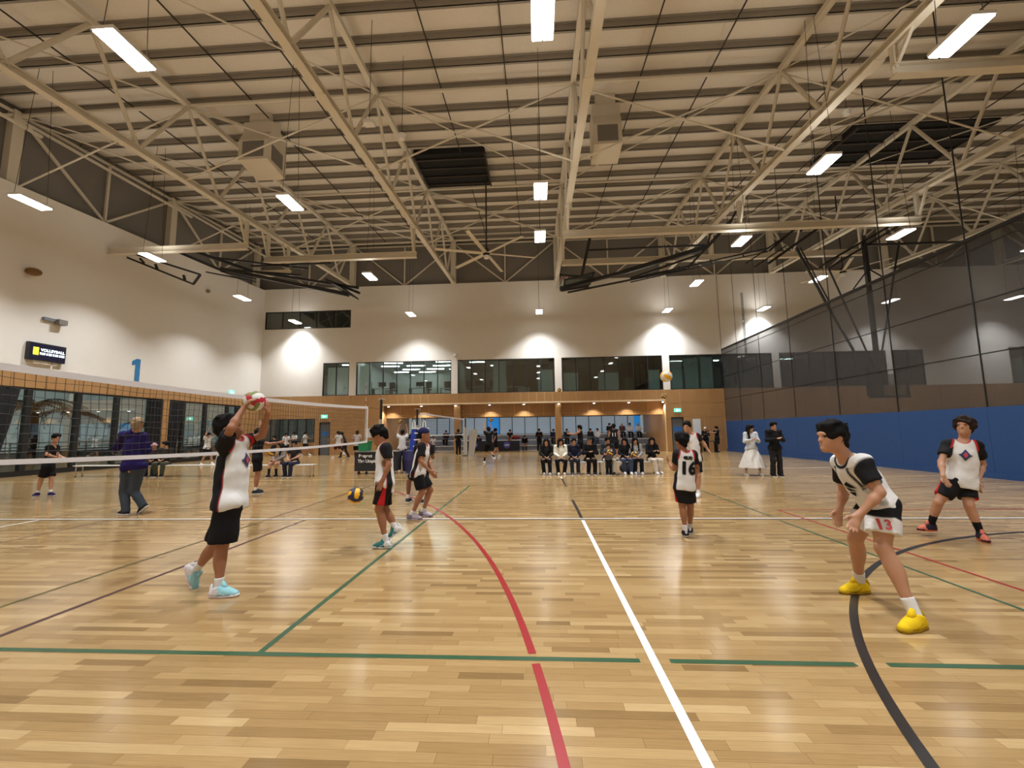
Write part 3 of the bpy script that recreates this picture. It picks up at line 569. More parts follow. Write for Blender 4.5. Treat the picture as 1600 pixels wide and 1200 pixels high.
# small pendants
def small_pendant(px, py, y, kind, label, top=None):
    p = aty(px, py, y); r = empty('pendant_sensor', p, label, 'sensor')
    if kind == 'dome': part('dome', M_WHITE, r, lambda b: b.lathe([(0, -.14), (.1, -.12), (.15, 0), (.15, .06), (0, .1)], tuple(p), 16), tuple(p))
    else: part('box', M_WHITE, r, lambda b: b.box((p[0]-.16, y-.12, p[2]-.05), (p[0]+.16, y+.12, p[2]+.08)))
    part('cable', M_ROD, r, lambda b: b.tube([(p[0], y, p[2]+.08), (p[0], y, zr(y)-.05)], .01, 5))
small_pendant(628, 213, 14.0, 'dome', 'white dome sensor hanging beside the second truss'); small_pendant(577, 193, 12.5, 'box', 'small white box hanging beside the second truss'); small_pendant(1323, 175, 15.0, 'dome', 'white dome sensor hanging near the fourth truss on the right')
# ---- dividing curtain
XC = 13.45
cur = empty('divider_curtain', (XC, 15, 0), 'grey mesh divider curtain over blue padding along the right', 'curtain')
ys = [float(atx(*q, XC)[1]) for q in [(1539, 600), (1400, 600), (1309, 600), (1240, 600), (1187, 550), (1151, 535)]]
ys = [-6.0, .9, 4.0, 7.1, 10.3]+ys+[31.35]; zs = [2.1, 3.7, 5.3, 6.93, 7.28]
for a, c in zip(ys[:-1], ys[1:]):
    for z0, z1 in zip(zs[:-1], zs[1:]): part('mesh_panel', M_NETC, cur, lambda b: b.box((XC-.004, a, z0), (XC+.004, c, z1)))
    part('blue_pad', M_BLUEPAD, cur, lambda b: b.box((XC-.05, a+.003, .16), (XC+.05, c-.003, 2.1))); 
for y in ys[1:]:
    part('lift_cable', M_BLACK, cur, lambda b: b.tube([(XC-.02, y, 2.1), (XC-.02, y, zr(y)-.1)], .022 if y < 20 else .016, 6))
for z in zs[1:4]: part('seam', M_BLACK, cur, lambda b: b.bar((XC-.01, -6, z), (XC-.01, 31.35, z), .02, .03))
part('top_bar', M_BLACK, cur, lambda b: b.bar((XC, -6, 7.28), (XC, 31.35, 7.28), .1, .1)); part('pad_edge', M_BLUEPAD, cur, lambda b: b.box((XC-.09, -6, 0.0), (XC+.06, 31.35, .17)))
# ---- left wall fittings
def wallp(px, py, x=XL): return atx(px, py, x)
M_SCR = mat('screen_black', (.006, .006, .014), .25, noise=.1, emit=(.01, .01, .04), estr=.5)
q0, q1, q2, q3 = wallp(40, 534), wallp(97, 542), wallp(97, 568), wallp(40, 561)
sy0, sy1, sz0, sz1 = 16.25, 17.65, 4.83, 5.58
sc = empty('display_screen', (XL, 17, 5.2), 'black display screen with white and yellow lettering on the left wall', 'screen')
part('cabinet', M_BLACK, sc, lambda b: b.box((XL, sy0, sz0), (XL+.16, sy1, sz1))); part('screen_face', M_SCR, sc, lambda b: b.box((XL+.16, sy0+.04, sz0+.05), (XL+.165, sy1-.04, sz1-.05)))
part('screen_bracket', M_WHITE, sc, lambda b: (b.box((XL, 16.5, sz0-.12), (XL+.1, 17.4, sz0)), b.bar((XL+.08, 17.2, sz0-.3), (XL+.08, 17.2, sz0), .04)))
M_TXT = mat('screen_white_text', (.8, .9, 1), .4, emit=(.75, .9, 1), estr=2.2, noise=.02); M_YEL = mat('screen_yellow', (.9, .8, .05), .4, emit=(.95, .85, .05), estr=1.4, noise=.05)
part('yellow_logo', M_YEL, sc, lambda b: b.box((XL+.166, 16.4, 5.06), (XL+.17, 16.6, 5.38)))
part('logo_ring', M_BLACK, sc, lambda b: b.tube([(XL+.172, 16.5+.055*math.cos(t), 5.22+.07*math.sin(t)) for t in np.linspace(-2.2, 2.6, 14)], .008, 5))
text_mesh('VOLLEYBALL', .16, 'screen_text', M_TXT, (XL+.17, 17.13, 5.29), (0, 1, 0), (0, 0, 1), sc, bold=.004); [part('small_print', M_TXT, sc, lambda b: b.box((XL+.166, 16.65+.082*k, 5.09), (XL+.17, 16.65+.082*k+(.05, .065, .04)[k % 3], 5.185))) for k in range(12)]
n1 = MB(); yc = 21.18; n1.prism([(yc-.04, 4.5), (yc+.22, 4.5), (yc+.22, 5.68), (yc+.0, 5.68), (yc-.24, 5.52), (yc-.24, 5.3), (yc-.04, 5.38)], 'x', XL+.005, XL+.025)
o = n1.build('court_number', mat('court_number_blue', srgb(44, 122, 176), .5, noise=.05), None, (XL, yc, 5)); tag(o, 'large blue numeral 1 on the left wall', 'wall sign')
p = wallp(45, 425); o = part('wall_speaker', mat('bronze_horn', srgb(120, 84, 40), .4, .3, noise=.2, scale=10), None, lambda b: b.sphere((XL+.22, p[1], p[2]), .26, 16, 10, (1, 1, .62))); tag(o, 'bronze dome speaker high on the left wall', 'speaker')
p = wallp(80, 501); r = empty('emergency_light', (XL, p[1], p[2]), 'grey twin emergency light above the display screen', 'light'); part('bracket', M_GREYP, r, lambda b: b.box((XL, p[1]-.35, p[2]-.05), (XL+.12, p[1]+.1, p[2]+.08))); part('lamp_head', M_DARK, r, lambda b: b.box((XL+.05, p[1]+.08, p[2]-.14), (XL+.3, p[1]+.42, p[2]+.08)))
p = wallp(323, 455); o = part('wall_sensor', M_DARK, None, lambda b: b.sphere((XL+.1, p[1], p[2]), .12, 10, 8)); tag(o, 'small dark sensor high on the left wall', 'sensor')
M_EXIT = mat('exit_green', srgb(120, 225, 200), .4, emit=srgb(110, 235, 205), estr=1.0, noise=.05); M_EXITW = mat('exit_white', (.9, 1, .97), .4, emit=(.85, 1, .95), estr=1.6, noise=.02)
def exit_sign(c, ax, label):
    r = empty('exit_sign', c, label, 'exit sign', 'green exit signs'); c = np.array(c); ax = np.array(ax, float); n = np.cross(ax, (0, 0, 1.))
    def slab(b, u0, u1, z0, z1, d0, d1):
        q = [c+ax*u+n*d+np.array((0, 0, z)) for d in (d0, d1) for u, z in ((u0, z0), (u1, z0), (u1, z1), (u0, z1))]; b.add(q, [(0, 1, 2, 3), (7, 6, 5, 4), (0, 4, 5, 1), (1, 5, 6, 2), (2, 6, 7, 3), (3, 7, 4, 0)])
    part('sign_box', M_EXIT, r, lambda b: slab(b, -.24, .24, -.13, .13, .0, .06)); part('running_figure', M_EXITW, r, lambda b: (slab(b, -.1, 0, -.08, .06, .061, .066), slab(b, -.06, -.02, .06, .1, .061, .066), slab(b, .04, .16, -.02, .02, .061, .066)))
p = aty(507, 651, YB); exit_sign((p[0], YB, p[2]), (1, 0, 0), 'green exit sign over the left grey door'); p = aty(1058.5, 641, YB); exit_sign((p[0], YB, p[2]), (1, 0, 0), 'green exit sign over the right grey door'); p = wallp(361, 613); exit_sign((XL, p[1], p[2]), (0, 1, 0), 'green exit sign high on the left wall by the back corner')
p = aty(712, 556, YB); o = part('security_camera', M_WHITE, None, lambda b: (b.sphere((p[0], YB-.15, p[2]), .14, 12, 8), b.box((p[0]-.12, YB-.12, p[2]), (p[0]+.12, YB, p[2]+.16)))); tag(o, 'white dome camera on the wall above the office window pillar', 'camera')
o = part('poster', mat('white_poster', (.7, .75, .8), .5, noise=.08), None, lambda b: b.box((11.1, YB-.02, 1.2), (11.65, YB-.005, 2.3))); tag(o, 'white notice board right of the right grey door', 'poster')
p = aty(556, 683, YB); o = part('poster', mat('pinned_notices', (.6, .62, .62), .5, noise=.3, scale=4), None, lambda b: b.box((-12.9, YB-.02, 1.25), (-12.3, YB-.005, 1.95))); tag(o, 'pinned notices on the plywood left of the recess', 'poster')
# ---- outside the left glazing: paving, parapet, palms
gd = MB().box((-60, -10, -.4), (XL-.35, 45, -.05)).build('outside_paving', mat('dusk_paving', srgb(96, 96, 92), .8, noise=.1, scale=2), None, (-40, 10, -.1)); tag(gd, 'grey paving outside the left glazing', None, None, 'structure')
pw = empty('parapet', (-29, 20, 0), 'pale parapet wall with railings outside the glazing', 'parapet')
part('wall', mat('pale_render', srgb(150, 152, 148), .8, noise=.06), pw, lambda b: b.box((-29.2, 0, 0), (-28.9, 40, .75)))
for z in (1.0, 1.25): part('rail', M_WHITE, pw, lambda b: b.box((-29.08, 0, z), (-29.02, 40, z+.06)))
for k in range(20): part('rail_post', M_WHITE, pw, lambda b: b.box((-29.08, 2*k, .75), (-29.02, 2*k+.06, 1.3)))
M_FROND = mat('palm_frond', srgb(26, 44, 30), .6, noise=.3); M_TRUNK = mat('palm_trunk', srgb(66, 58, 48), .9, noise=.3, scale=12)
def palm(x, y, h, seed, label):
    rr = random.Random(seed); r = empty('palm_tree', (x, y, 0), label, 'palm tree', 'palms outside the glazing')
    part('trunk', M_TRUNK, r, lambda b: b.tube([(x, y, 0), (x+.1, y+.05, h*.5), (x+.05, y, h)], [.2, .15, .13], 8), (x, y, 0), True)
    for k in range(10):
        a = k*2*math.pi/10+rr.random()*.4; L = 1.35+rr.random()*.5; up = .2+rr.random()*1.0; b = MB(); spine = []
        for i in range(9):
            t = i/8; spine.append(np.array((x+math.cos(a)*L*t, y+math.sin(a)*L*t, h+up*t*1.4-1.5*t*t)))
        b.tube(spine, [.03-.025*i/8 for i in range(9)], 4); s = np.array((-math.sin(a), math.cos(a), 0))
        for i in np.arange(1, 9, .5):
            for sg in (-1, 1):
                q = spine[int(i)]*(1-i%1)+spine[min(8, int(i)+1)]*(i%1); w = .42*math.sin(math.pi*(.15+.8*i/8)); t_ = q+s*sg*w+np.array((math.cos(a)*.2, math.sin(a)*.2, -.2)); m_ = np.array((math.cos(a), math.sin(a), 0))*.035
                b.add([q-m_, q+m_, t_], [(0, 1, 2)])
        b.build('frond', M_FROND, r, (x, y, h), fix=False)
palm(-26.5, 17.2, 2.6, 1, 'low palm outside the glazing nearest the screen'); palm(-25.8, 20.4, 3.3, 2, 'taller palm outside left of the purple jacket'); palm(-26.3, 22.9, 2.9, 3, 'palm outside right behind the purple jacket'); palm(-25.2, 26.4, 2.2, 4, 'short palm outside behind the black drapes'); palm(-30.5, 24, 3.4, 5, 'farther palm beyond the parapet')
# ================================================================ COURT EQUIPMENT
M_TAPE = mat('net_tape_white', (.80, .80, .84), .6, noise=.03); M_STRING = mat('net_string', (.02, .02, .02), .7, noise=.1)
def vnet(x_of, y0, y1, ztop, zbot, label, post0, post1, sq=.1, near=True):
    r = empty('volleyball_net', (x_of(y0), y0, 0), label, 'volleyball net'); N = 40
    ys = [y0+(y1-y0)*i/N for i in range(N+1)]
    def tape(name, zf, h):
        b = MB(); vs = []
        for y in ys:
            z = zf(y); vs += [(x_of(y)-.012, y, z-h/2), (x_of(y)+.012, y, z-h/2), (x_of(y)+.012, y, z+h/2), (x_of(y)-.012, y, z+h/2)]
        fs = [(4*i+k, 4*i+(k+1) % 4, 4*i+4+(k+1) % 4, 4*i+4+k) for i in range(N) for k in range(4)]+[(3, 2, 1, 0), (4*N, 4*N+1, 4*N+2, 4*N+3)]
        b.add(vs, fs); b.build(name, M_TAPE, r, (x_of(y0), y0, zf(y0)))
    tape('top_tape', ztop, .075); tape('bottom_tape', zbot, .055)
    b = MB(); nv = int((y1-y0)/sq); nh = int(1.0/sq); rr = random.Random(3); ph = [rr.random()*6 for _ in range(nh+2)]
    def off(y, j): return .012*math.sin(y*1.7+ph[j % len(ph)])*(1 if 0 < j < nh else 0)
    for i in range(nv+1):
        y = y0+(y1-y0)*i/nv; za, zc = zbot(y), ztop(y); b.tube([(x_of(y), y+off(y, j), za+(zc-za)*j/nh) for j in range(0, nh+1, 2)], .0032, 3, False)
    for j in range(1, nh):
        b.tube([(x_of(y), y, zbot(y)+(ztop(y)-zbot(y))*j/nh+off(y*3, j)) for y in np.linspace(y0, y1, nv+1)], .0032, 3, False)
    tag(b.build('net_mesh', M_STRING, r, (x_of(y0), y0, 1.8), fix=False), kind='stuff')
    for y in (y0+.03, y1-.03): part('side_band', M_TAPE, r, lambda b: b.box((x_of(y)-.015, y-.025, zbot(y)), (x_of(y)+.015, y+.025, ztop(y))))
    for y in (y1-.22,):
        part('antenna', M_WHITE, r, lambda b: b.tube([(x_of(y)+.02, y, zbot(y)), (x_of(y)+.02, y, ztop(y)+.8)], .006, 5))
        for k in range(3): part('antenna_stripe', LC['red'], r, lambda b: b.tube([(x_of(y)+.02, y, ztop(y)+.1+.25*k), (x_of(y)+.02, y, ztop(y)+.2+.25*k)], .008, 5))
    for z, yp, s in ((ztop(y0), post0, y0), (zbot(y0), post0, y0), (ztop(y1), post1, y1), (zbot(y1), post1, y1)): part('tension_cord', M_STRING, r, lambda b: b.tube([(x_of(s), s, z), (x_of(s), yp, z+.01)], .006, 5))
    return r
def post(x, y, h, label, pad=None, padh=2.0):
    r = empty('net_post', (x, y, 0), label, 'net post')
    part('pole', M_BLACK, r, lambda b: b.tube([(x, y, 0), (x, y, h)], .045, 12)); part('winch', M_CHROME, r, lambda b: (b.box((x-.05, y-.1, h-.9), (x+.05, y-.04, h-.7)), b.bar((x-.1, y, h+.01), (x+.14, y, h+.01), .04)))
    part('foot_plate', M_BLACK, r, lambda b: b.box((x-.18, y-.18, 0), (x+.18, y+.18, .03)))
    if pad: part('post_pad', pad, r, lambda b: b.tube([(x, y, .06), (x, y, padh)], .13, 14))
zt1 = np.polyfit([4.0, 6.7, 9.6, 13.7], [2.29, 2.255, 2.285, 2.40], 2); zb1 = np.polyfit([4.1, 6.95, 10, 13.8], [1.31, 1.245, 1.245, 1.30], 2)
vnet(lambda y: -5.5, 3.93, 13.55, lambda y: float(np.polyval(zt1, y)), lambda y: float(np.polyval(zb1, y)), 'volleyball net with white tapes stretched along the left of the near court', 3.75, 14.75)
post(-5.5, 14.75, 2.75, 'black net post at the far end of the near net'); M_GREENP = mat('green_post_pad', srgb(30, 130, 80), .6, noise=.08); post(-5.62, 3.72, 2.3, 'green padded net post at the left edge of the picture', M_GREENP, 1.42)
xo2 = lambda y: -5.3+.045*(y-18.7)
vnet(xo2, 19.0, 28.2, lambda y: 2.42, lambda y: 1.42, 'volleyball net of the far court', 18.6, 28.6, .14)
post(xo2(18.6), 18.6, 2.6, 'thin net post nearer the referee stand'); post(xo2(28.6), 28.6, 2.5, 'net post with white padding on the far court', mat('white_post_pad', (.55, .55, .53), .6, noise=.08), 1.9)
o = part('padded_board', mat('white_vinyl', (.6, .6, .58), .6, noise=.05), None, lambda b: b.prism([(-4.6, 0), (-4.25, 0), (-3.95, 1.75), (-4.5, 1.75)], 'y', 28.2, 28.35)); tag(o, 'pale padded board leaning beside the far net post', 'pad')
# referee stand
rs = empty('referee_stand', (-5.3, 17.4, 0), 'blue padded referee stand with white rungs', 'referee stand'); M_RB = mat('referee_pad_blue', srgb(36, 66, 176), .5, noise=.06)
a = atz(641, 736); rx, ry = a[0], a[1]
part('padded_leg', M_RB, rs, lambda b: b.bar((rx-.05, ry, .02), (rx+.10, ry+.2, 1.75), .2, .14)); part('padded_leg', M_RB, rs, lambda b: b.bar((rx+.42, ry+.9, .02), (rx+.3, ry+.6, 1.75), .16, .14))
for k in range(6): part('rung', M_WHITE, rs, lambda b: b.bar((rx+.05+.02*k, ry+.0, .2+.27*k), (rx+.42-.01*k, ry+.05, .2+.27*k), .05))
part('rail_leg', M_WHITE, rs, lambda b: b.tube([(rx+.42, ry+.02, .0), (rx+.36, ry+.2, 1.75)], .03, 8)); part('platform', M_WHITE, rs, lambda b: b.box((rx, ry+.1, 1.72), (rx+.6, ry+.7, 1.78)))
for xx in (rx+.08, rx+.52): part('hand_rail', M_WHITE, rs, lambda b: b.tube([(xx-.05, ry+.15, 1.78), (xx-.04, ry+.15, 2.0), (xx, ry+.15, 2.08), (xx+.05, ry+.15, 2.0), (xx+.06, ry+.15, 1.78)], .025, 8))
part('base_bar', M_BLACK, rs, lambda b: b.box((rx-.15, ry-.05, 0), (rx+.55, ry+.05, .06)))
# sign cart
p0, p1 = aty(555, 720, 16.3), aty(603, 720, 16.3); zt_, zb_ = float(aty(560, 706, 16.3)[2]), .12
ct = empty('ball_cart', (p0[0], 16.5, 0), 'black ball cart reading Respect The Umpire', 'cart')
part('bin', mat('black_canvas', (.02, .021, .022), .75, noise=.2), ct, lambda b: b.prism([(p0[0]-.02, zb_), (p0[0]+1.6, zb_), (p0[0]+1.62, zt_), (p0[0]-.04, zt_)], 'y', 16.3, 16.95)); part('bin_rim', M_DARK, ct, lambda b: b.box((p0[0]-.06, 16.27, zt_-.02), (p0[0]+1.64, 16.98, zt_+.02)))
for xx in (p0[0]+.12, p0[0]+.42, p0[0]+1.5): part('caster', M_BLACK, ct, lambda b: (b.tube([(xx, 16.36, .05), (xx, 16.42, .05)], .05, 10), b.bar((xx, 16.39, .05), (xx, 16.39, .14), .03)))
M_SIGN = mat('sign_white', (.8, .8, .8), .5, noise=.03)
text_mesh('Respect', .165, 'lettering', M_SIGN, (p0[0]+.40, 16.29, zt_-.16), (1, 0, 0), (0, 0, 1), ct, bold=.006); text_mesh('The Umpire', .165, 'lettering', M_SIGN, (p0[0]+.51, 16.29, zt_-.36), (1, 0, 0), (0, 0, 1), ct, bold=.006)
o = part('storage_tub', M_GREENP, None, lambda b: (b.prism([(p0[0]+.08, zt_+.02), (p0[0]+.42, zt_+.02), (p0[0]+.46, zt_+.4), (p0[0]+.04, zt_+.4)], 'y', 16.4, 16.8), b.box((p0[0]+.02, 16.38, zt_+.36), (p0[0]+.48, 16.82, zt_+.41)))); tag(o, 'green tub standing on the black ball cart', 'tub')
o = part('drum_bag', mat('navy_drum', srgb(46, 44, 92), .6, noise=.15), None, lambda b: b.lathe([(0, .05), (.26, .06), (.3, .5), (.27, .85), (.0, .88)], (p1[0]+.75, 16.9, 0), 16)); tag(o, 'navy round ball bag beside the referee stand', 'bag')
# benches
M_SEAT = mat('bench_white', (.72, .72, .70), .4, noise=.03)
def bench(x0, x1, y, label, z=.44):
    r = empty('bench', ((x0+x1)/2, y, 0), label, 'bench')
    for k in (-1, 0, 1): part('seat_slat', M_SEAT, r, lambda b: b.box((x0, y+k*.11-.05, z-.03), (x1, y+k*.11+.05, z)))
    for xx in (x0+.12, x1-.12):
        for yy in (y-.13, y+.13): part('leg', M_CHROME, r, lambda b: b.tube([(xx, yy, 0), (xx, yy, z-.05)], .018, 8)); part('foot_cap', M_BLACK, r, lambda b: b.tube([(xx, yy, 0), (xx, yy, .04)], .024, 8))
        part('cross_bar', M_CHROME, r, lambda b: b.tube([(xx, y-.15, z-.04), (xx, y+.15, z-.04)], .018, 8))
bench(.55, 2.35, 15.85, 'white bench under the left half of the spectator row'); bench(2.5, 4.3, 15.85, 'white bench under the right half of the spectator row')
bench(-18.5, -16.4, 16.3, 'white empty bench before the palm glazing'); bench(-15.2, -12.3, 16.1, 'white bench with the pink scarfed and grey clad sitters'); bench(-11.2, -8.35, 15.75, 'white bench with the vest wearer and knitwear sitter')
# barrier boards with round emblems
M_BRD = mat('barrier_navy', srgb(40, 42, 56), .6, noise=.08); M_EMB = mat('emblem_violet', srgb(92, 96, 196), .5, noise=.1)
for k, (pa, pc) in enumerate(((728, 766), (767, 812))):
    a, c = aty(pa, 700, 35.2), aty(pc, 700, 35.2)
    r = empty('barrier_board', ((a[0]+c[0])/2, 35.2, 0), ('dark barrier board with violet emblem, left of the pair', 'dark barrier board with violet emblem, right of the pair')[k], 'barrier board')
    part('board', M_BRD, r, lambda b: b.box((a[0], 35.2, .02), (c[0], 35.26, .82))); e = aty((741, 792)[k], 695.5, 35.19)
    part('round_emblem', M_EMB, r, lambda b: b.tube([(e[0], 35.2, e[2]), (e[0], 35.17, e[2])], .27, 24)); part('emblem_lettering', M_SIGN, r, lambda b: b.box((e[0]-.17, 35.155, e[2]-.05), (e[0]+.17, 35.17, e[2]+.06)))
# volleyballs
M_BALLY = mat('ball_yellow', srgb(236, 178, 24), .5, noise=.06); M_BALLB = mat('ball_navy', srgb(36, 40, 74), .5, noise=.06); M_BALLW = mat('ball_white', (.72, .72, .68), .5, noise=.04); M_BALLR = mat('ball_red', srgb(190, 40, 60), .5, noise=.05); M_BALLG = mat('ball_olive', srgb(120, 130, 70), .5, noise=.05)
def ball(c, label, mats=(0, 1), r=.105, rot=(0.3, .5, .2)):
    bm = bmesh.new(); bmesh.ops.create_icosphere(bm, subdivisions=4, radius=r)
    ms = [M_BALLY, M_BALLB] if mats == (0, 1) else mats
    for f in bm.faces:
        n = f.calc_center_median().normalized(); ax = max(range(3), key=lambda i: abs(n[i])); o_ = (ax+1) % 3
        t = n[o_]/abs(n[ax]); f.material_index = (0 if abs(t) < .33 else 1) if len(ms) == 2 else (0 if abs(t) < .33 else (1 if t > 0 else 2)); f.smooth = True
    for v in bm.verts:   # panel grooves
        n = v.co.normalized(); ax = max(range(3), key=lambda i: abs(n[i])); t = n[(ax+1) % 3]/abs(n[ax])
        if min(abs(abs(t)-.33), abs(abs(t)-.98)) < .04: v.co *= .985
    me = bpy.data.meshes.new('volleyball'); bm.to_mesh(me); bm.free()
    for m in ms: me.materials.append(m)
    o = bpy.data.objects.new('volleyball', me); o.location = tuple(c); o.rotation_euler = rot; link(o); tag(o, label, 'volleyball', 'volleyballs'); return o
ball(aty(556, 774, 5.6), 'yellow and navy volleyball bouncing low beside the walking player', rot=(1.1, .2, .5))
ball(aty(1041, 588, 8.5), 'yellow and white volleyball flying before the upper windows', [M_BALLY, M_BALLW], .115)
ball(aty(1037.5, 619, 17.5), 'small yellow and navy volleyball in the air near the right plywood wall'); ball(aty(874, 609.5, 22), 'tiny yellow volleyball in the air before the window pillar')
ball(aty(625, 659, 22), 'yellow volleyball in the air left of the referee stand'); ball(aty(767, 656, 21.9), 'yellow volleyball above the jumping player in black')
# ================================================================ PEOPLE
V3 = lambda *a: np.array(a, np.float64)
def nrm(v): return v/max(np.linalg.norm(v), 1e-9)
class Shape:                                   # smooth union of tapered limbs, meshed as one continuous skin
    def __init__(s): s.ops = []; s.lo = np.full(3, 1e9); s.hi = np.full(3, -1e9)
    def _bb(s, p, r): s.lo = np.minimum(s.lo, p-r); s.hi = np.maximum(s.hi, p+r)
    def cone(s, a, b, ra, rb=None, k=.03, n=None, q=1.):
        rb = ra if rb is None else rb; a = np.array(a, float); b = np.array(b, float); s.ops.append(('c', a, b, ra, rb, k, n, q)); s._bb(a, ra); s._bb(b, rb); return s
    def ell(s, c, ax, r, k=.02): s.ops.append(('e', np.array(c, float), ax, r, k)); s._bb(np.array(c), max(r)); return s
    def sub(s, c, ax, r, k=.01): s.ops.append(('s', np.array(c, float), ax, r, k)); return s
    def subcone(s, a, b, ra, rb, k=.01): s.ops.append(('sc', np.array(a, float), np.array(b, float), ra, rb, k)); return s
    def cut(s, p, n): s.ops.append(('h', np.array(p, float), nrm(np.array(n, float)))); return s
    def cutnear(s, p, n, c, R): s.ops.append(('hn', np.array(p, float), nrm(np.array(n, float)), np.array(c, float), R)); return s
    def noise(s, amp, f, seed=0): s.ops.append(('n', amp, f, seed)); return s
    def run(s, v):
        lo = s.lo-3*v; dim = np.ceil((s.hi-s.lo)/v).astype(int)+7; g = np.full(dim, .5, np.float32)
        ax_ = [(lo[i]+v*np.arange(dim[i])).astype(np.float32) for i in range(3)]
        def region(p0, p1):
            i0 = np.clip(((p0-lo)/v).astype(int), 0, dim-1); i1 = np.clip(((p1-lo)/v).astype(int)+2, 1, dim); return tuple(slice(a, b) for a, b in zip(i0, i1))
        def coords(sl): return ax_[0][sl[0]][:, None, None], ax_[1][sl[1]][None, :, None], ax_[2][sl[2]][None, None, :]
        def conedist(X, Y, Z, a, b, ra, rb, n=None, q=1.):
            ba = b-a; L2 = max(ba@ba, 1e-9); px, py, pz = X-a[0], Y-a[1], Z-a[2]
            t = np.clip((px*ba[0]+py*ba[1]+pz*ba[2])/L2, 0, 1); ox, oy, oz = px-t*ba[0], py-t*ba[1], pz-t*ba[2]
            if n is not None:
                dn = (ox*n[0]+oy*n[1]+oz*n[2])*(1/q-1); ox = ox+dn*n[0]; oy = oy+dn*n[1]; oz = oz+dn*n[2]
            d = np.sqrt(ox*ox+oy*oy+oz*oz)-(ra+(rb-ra)*t)
            return d*(q if n is not None else 1.)**.5
        def elldist(X, Y, Z, c, ax, r):
            px, py, pz = X-c[0], Y-c[1], Z-c[2]; k0 = 0; k1 = 0
            for a_, r_ in zip(ax, r):
                d = px*a_[0]+py*a_[1]+pz*a_[2]; k0 = k0+(d/r_)**2; k1 = k1+(d/r_**2)**2
            k0 = np.sqrt(k0); return k0*(k0-1)/np.sqrt(k1+1e-12)
        def smin(a, b, k):
            h = np.maximum(k-np.abs(a-b), 0)/k; return np.minimum(a, b)-h*h*k*.25
        for o in s.ops:
            if o[0] == 'c':
                _, a, b, ra, rb, k, n, q = o; m = max(ra, rb)+k+2*v; sl = region(np.minimum(a, b)-m, np.maximum(a, b)+m)
                g[sl] = smin(g[sl], conedist(*coords(sl), a, b, ra, rb, n, q).astype(np.float32), k)
            elif o[0] == 'e':
                _, c, ax, r, k = o; m = max(r)+k+2*v; sl = region(c-m, c+m); g[sl] = smin(g[sl], elldist(*coords(sl), c, ax, r).astype(np.float32), k)
            elif o[0] == 's':
                _, c, ax, r, k = o; m = max(r)+k+2*v; sl = region(c-m, c+m); g[sl] = -smin(-g[sl], elldist(*coords(sl), c, ax, r).astype(np.float32), k)
            elif o[0] == 'sc':
                _, a, b, ra, rb, k = o; m = max(ra, rb)+k+2*v; sl = region(np.minimum(a, b)-m, np.maximum(a, b)+m); g[sl] = -smin(-g[sl], conedist(*coords(sl), a, b, ra, rb).astype(np.float32), k)
            elif o[0] in 'h':
                X, Y, Z = coords((slice(None),)*3); d = (X-o[1][0])*o[2][0]+(Y-o[1][1])*o[2][1]+(Z-o[1][2])*o[2][2]; g = np.maximum(g, d)
            elif o[0] == 'hn':
                sl = region(o[3]-o[4], o[3]+o[4]); X, Y, Z = coords(sl); d = (X-o[1][0])*o[2][0]+(Y-o[1][1])*o[2][1]+(Z-o[1][2])*o[2][2]
                d2 = np.sqrt((X-o[3][0])**2+(Y-o[3][1])**2+(Z-o[3][2])**2)-o[4]; g[sl] = np.where(d2 < 0, np.maximum(g[sl], d), g[sl])
            elif o[0] == 'n':
                X, Y, Z = coords((slice(None),)*3); f = o[2]; e = o[3]
                g = g+o[1]*(np.sin(X*f+e)*np.sin(Y*f*1.13+2*e)+np.sin(Z*f*.9+e*3+1.7*np.sin(X*f*.5)))
        g = g.astype(np.float32); ins = g < 0; ins[0] = ins[-1] = False; ins[:, 0] = ins[:, -1] = False; ins[:, :, 0] = ins[:, :, -1] = False; g = np.where(ins, g, np.maximum(g, 1e-5))
        c = sum(ins[i:dim[0]-1+i, j:dim[1]-1+j, k:dim[2]-1+k].astype(np.int8) for i in (0, 1) for j in (0, 1) for k in (0, 1))
        act = (c > 0) & (c < 8); ijk = np.argwhere(act); idx = np.full(act.shape, -1, np.int32); idx[act] = np.arange(len(ijk)); acc = np.zeros((len(ijk), 3)); cnt = np.zeros(len(ijk))
        cs = [(i, j, k) for i in (0, 1) for j in (0, 1) for k in (0, 1)]
        for A in cs:
            for d in range(3):
                if A[d]: continue
                B = list(A); B[d] = 1; va = g[ijk[:, 0]+A[0], ijk[:, 1]+A[1], ijk[:, 2]+A[2]]; vb = g[ijk[:, 0]+B[0], ijk[:, 1]+B[1], ijk[:, 2]+B[2]]
                m = (va < 0) != (vb < 0); t = np.where(m, va/np.where(m, va-vb, 1), 0); P = np.array(A, float)[None]+t[:, None]*np.eye(3)[d][None]; acc += P*m[:, None]; cnt += m
        verts = lo+v*(ijk+acc/np.maximum(cnt, 1)[:, None]); quads = []
        for d in range(3):
            e, f = (d+1) % 3, (d+2) % 3
            s0 = [slice(None)]*3; s1 = [slice(None)]*3; s0[d] = slice(0, -1); s1[d] = slice(1, None); a = ins[tuple(s0)]; b = ins[tuple(s1)]
            w = np.argwhere(a != b); w = w[(w[:, e] > 0) & (w[:, f] > 0) & (w[:, e] < dim[e]-1) & (w[:, f] < dim[f]-1)]
            def I(de, df):
                u = w.copy(); u[:, e] += de; u[:, f] += df; return idx[u[:, 0], u[:, 1], u[:, 2]]
            q = np.stack([I(-1, -1), I(0, -1), I(0, 0), I(-1, 0)], 1); fl = ~a[w[:, 0], w[:, 1], w[:, 2]]; q[fl] = q[fl][:, ::-1]; quads.append(q)
        return verts, np.concatenate(quads)
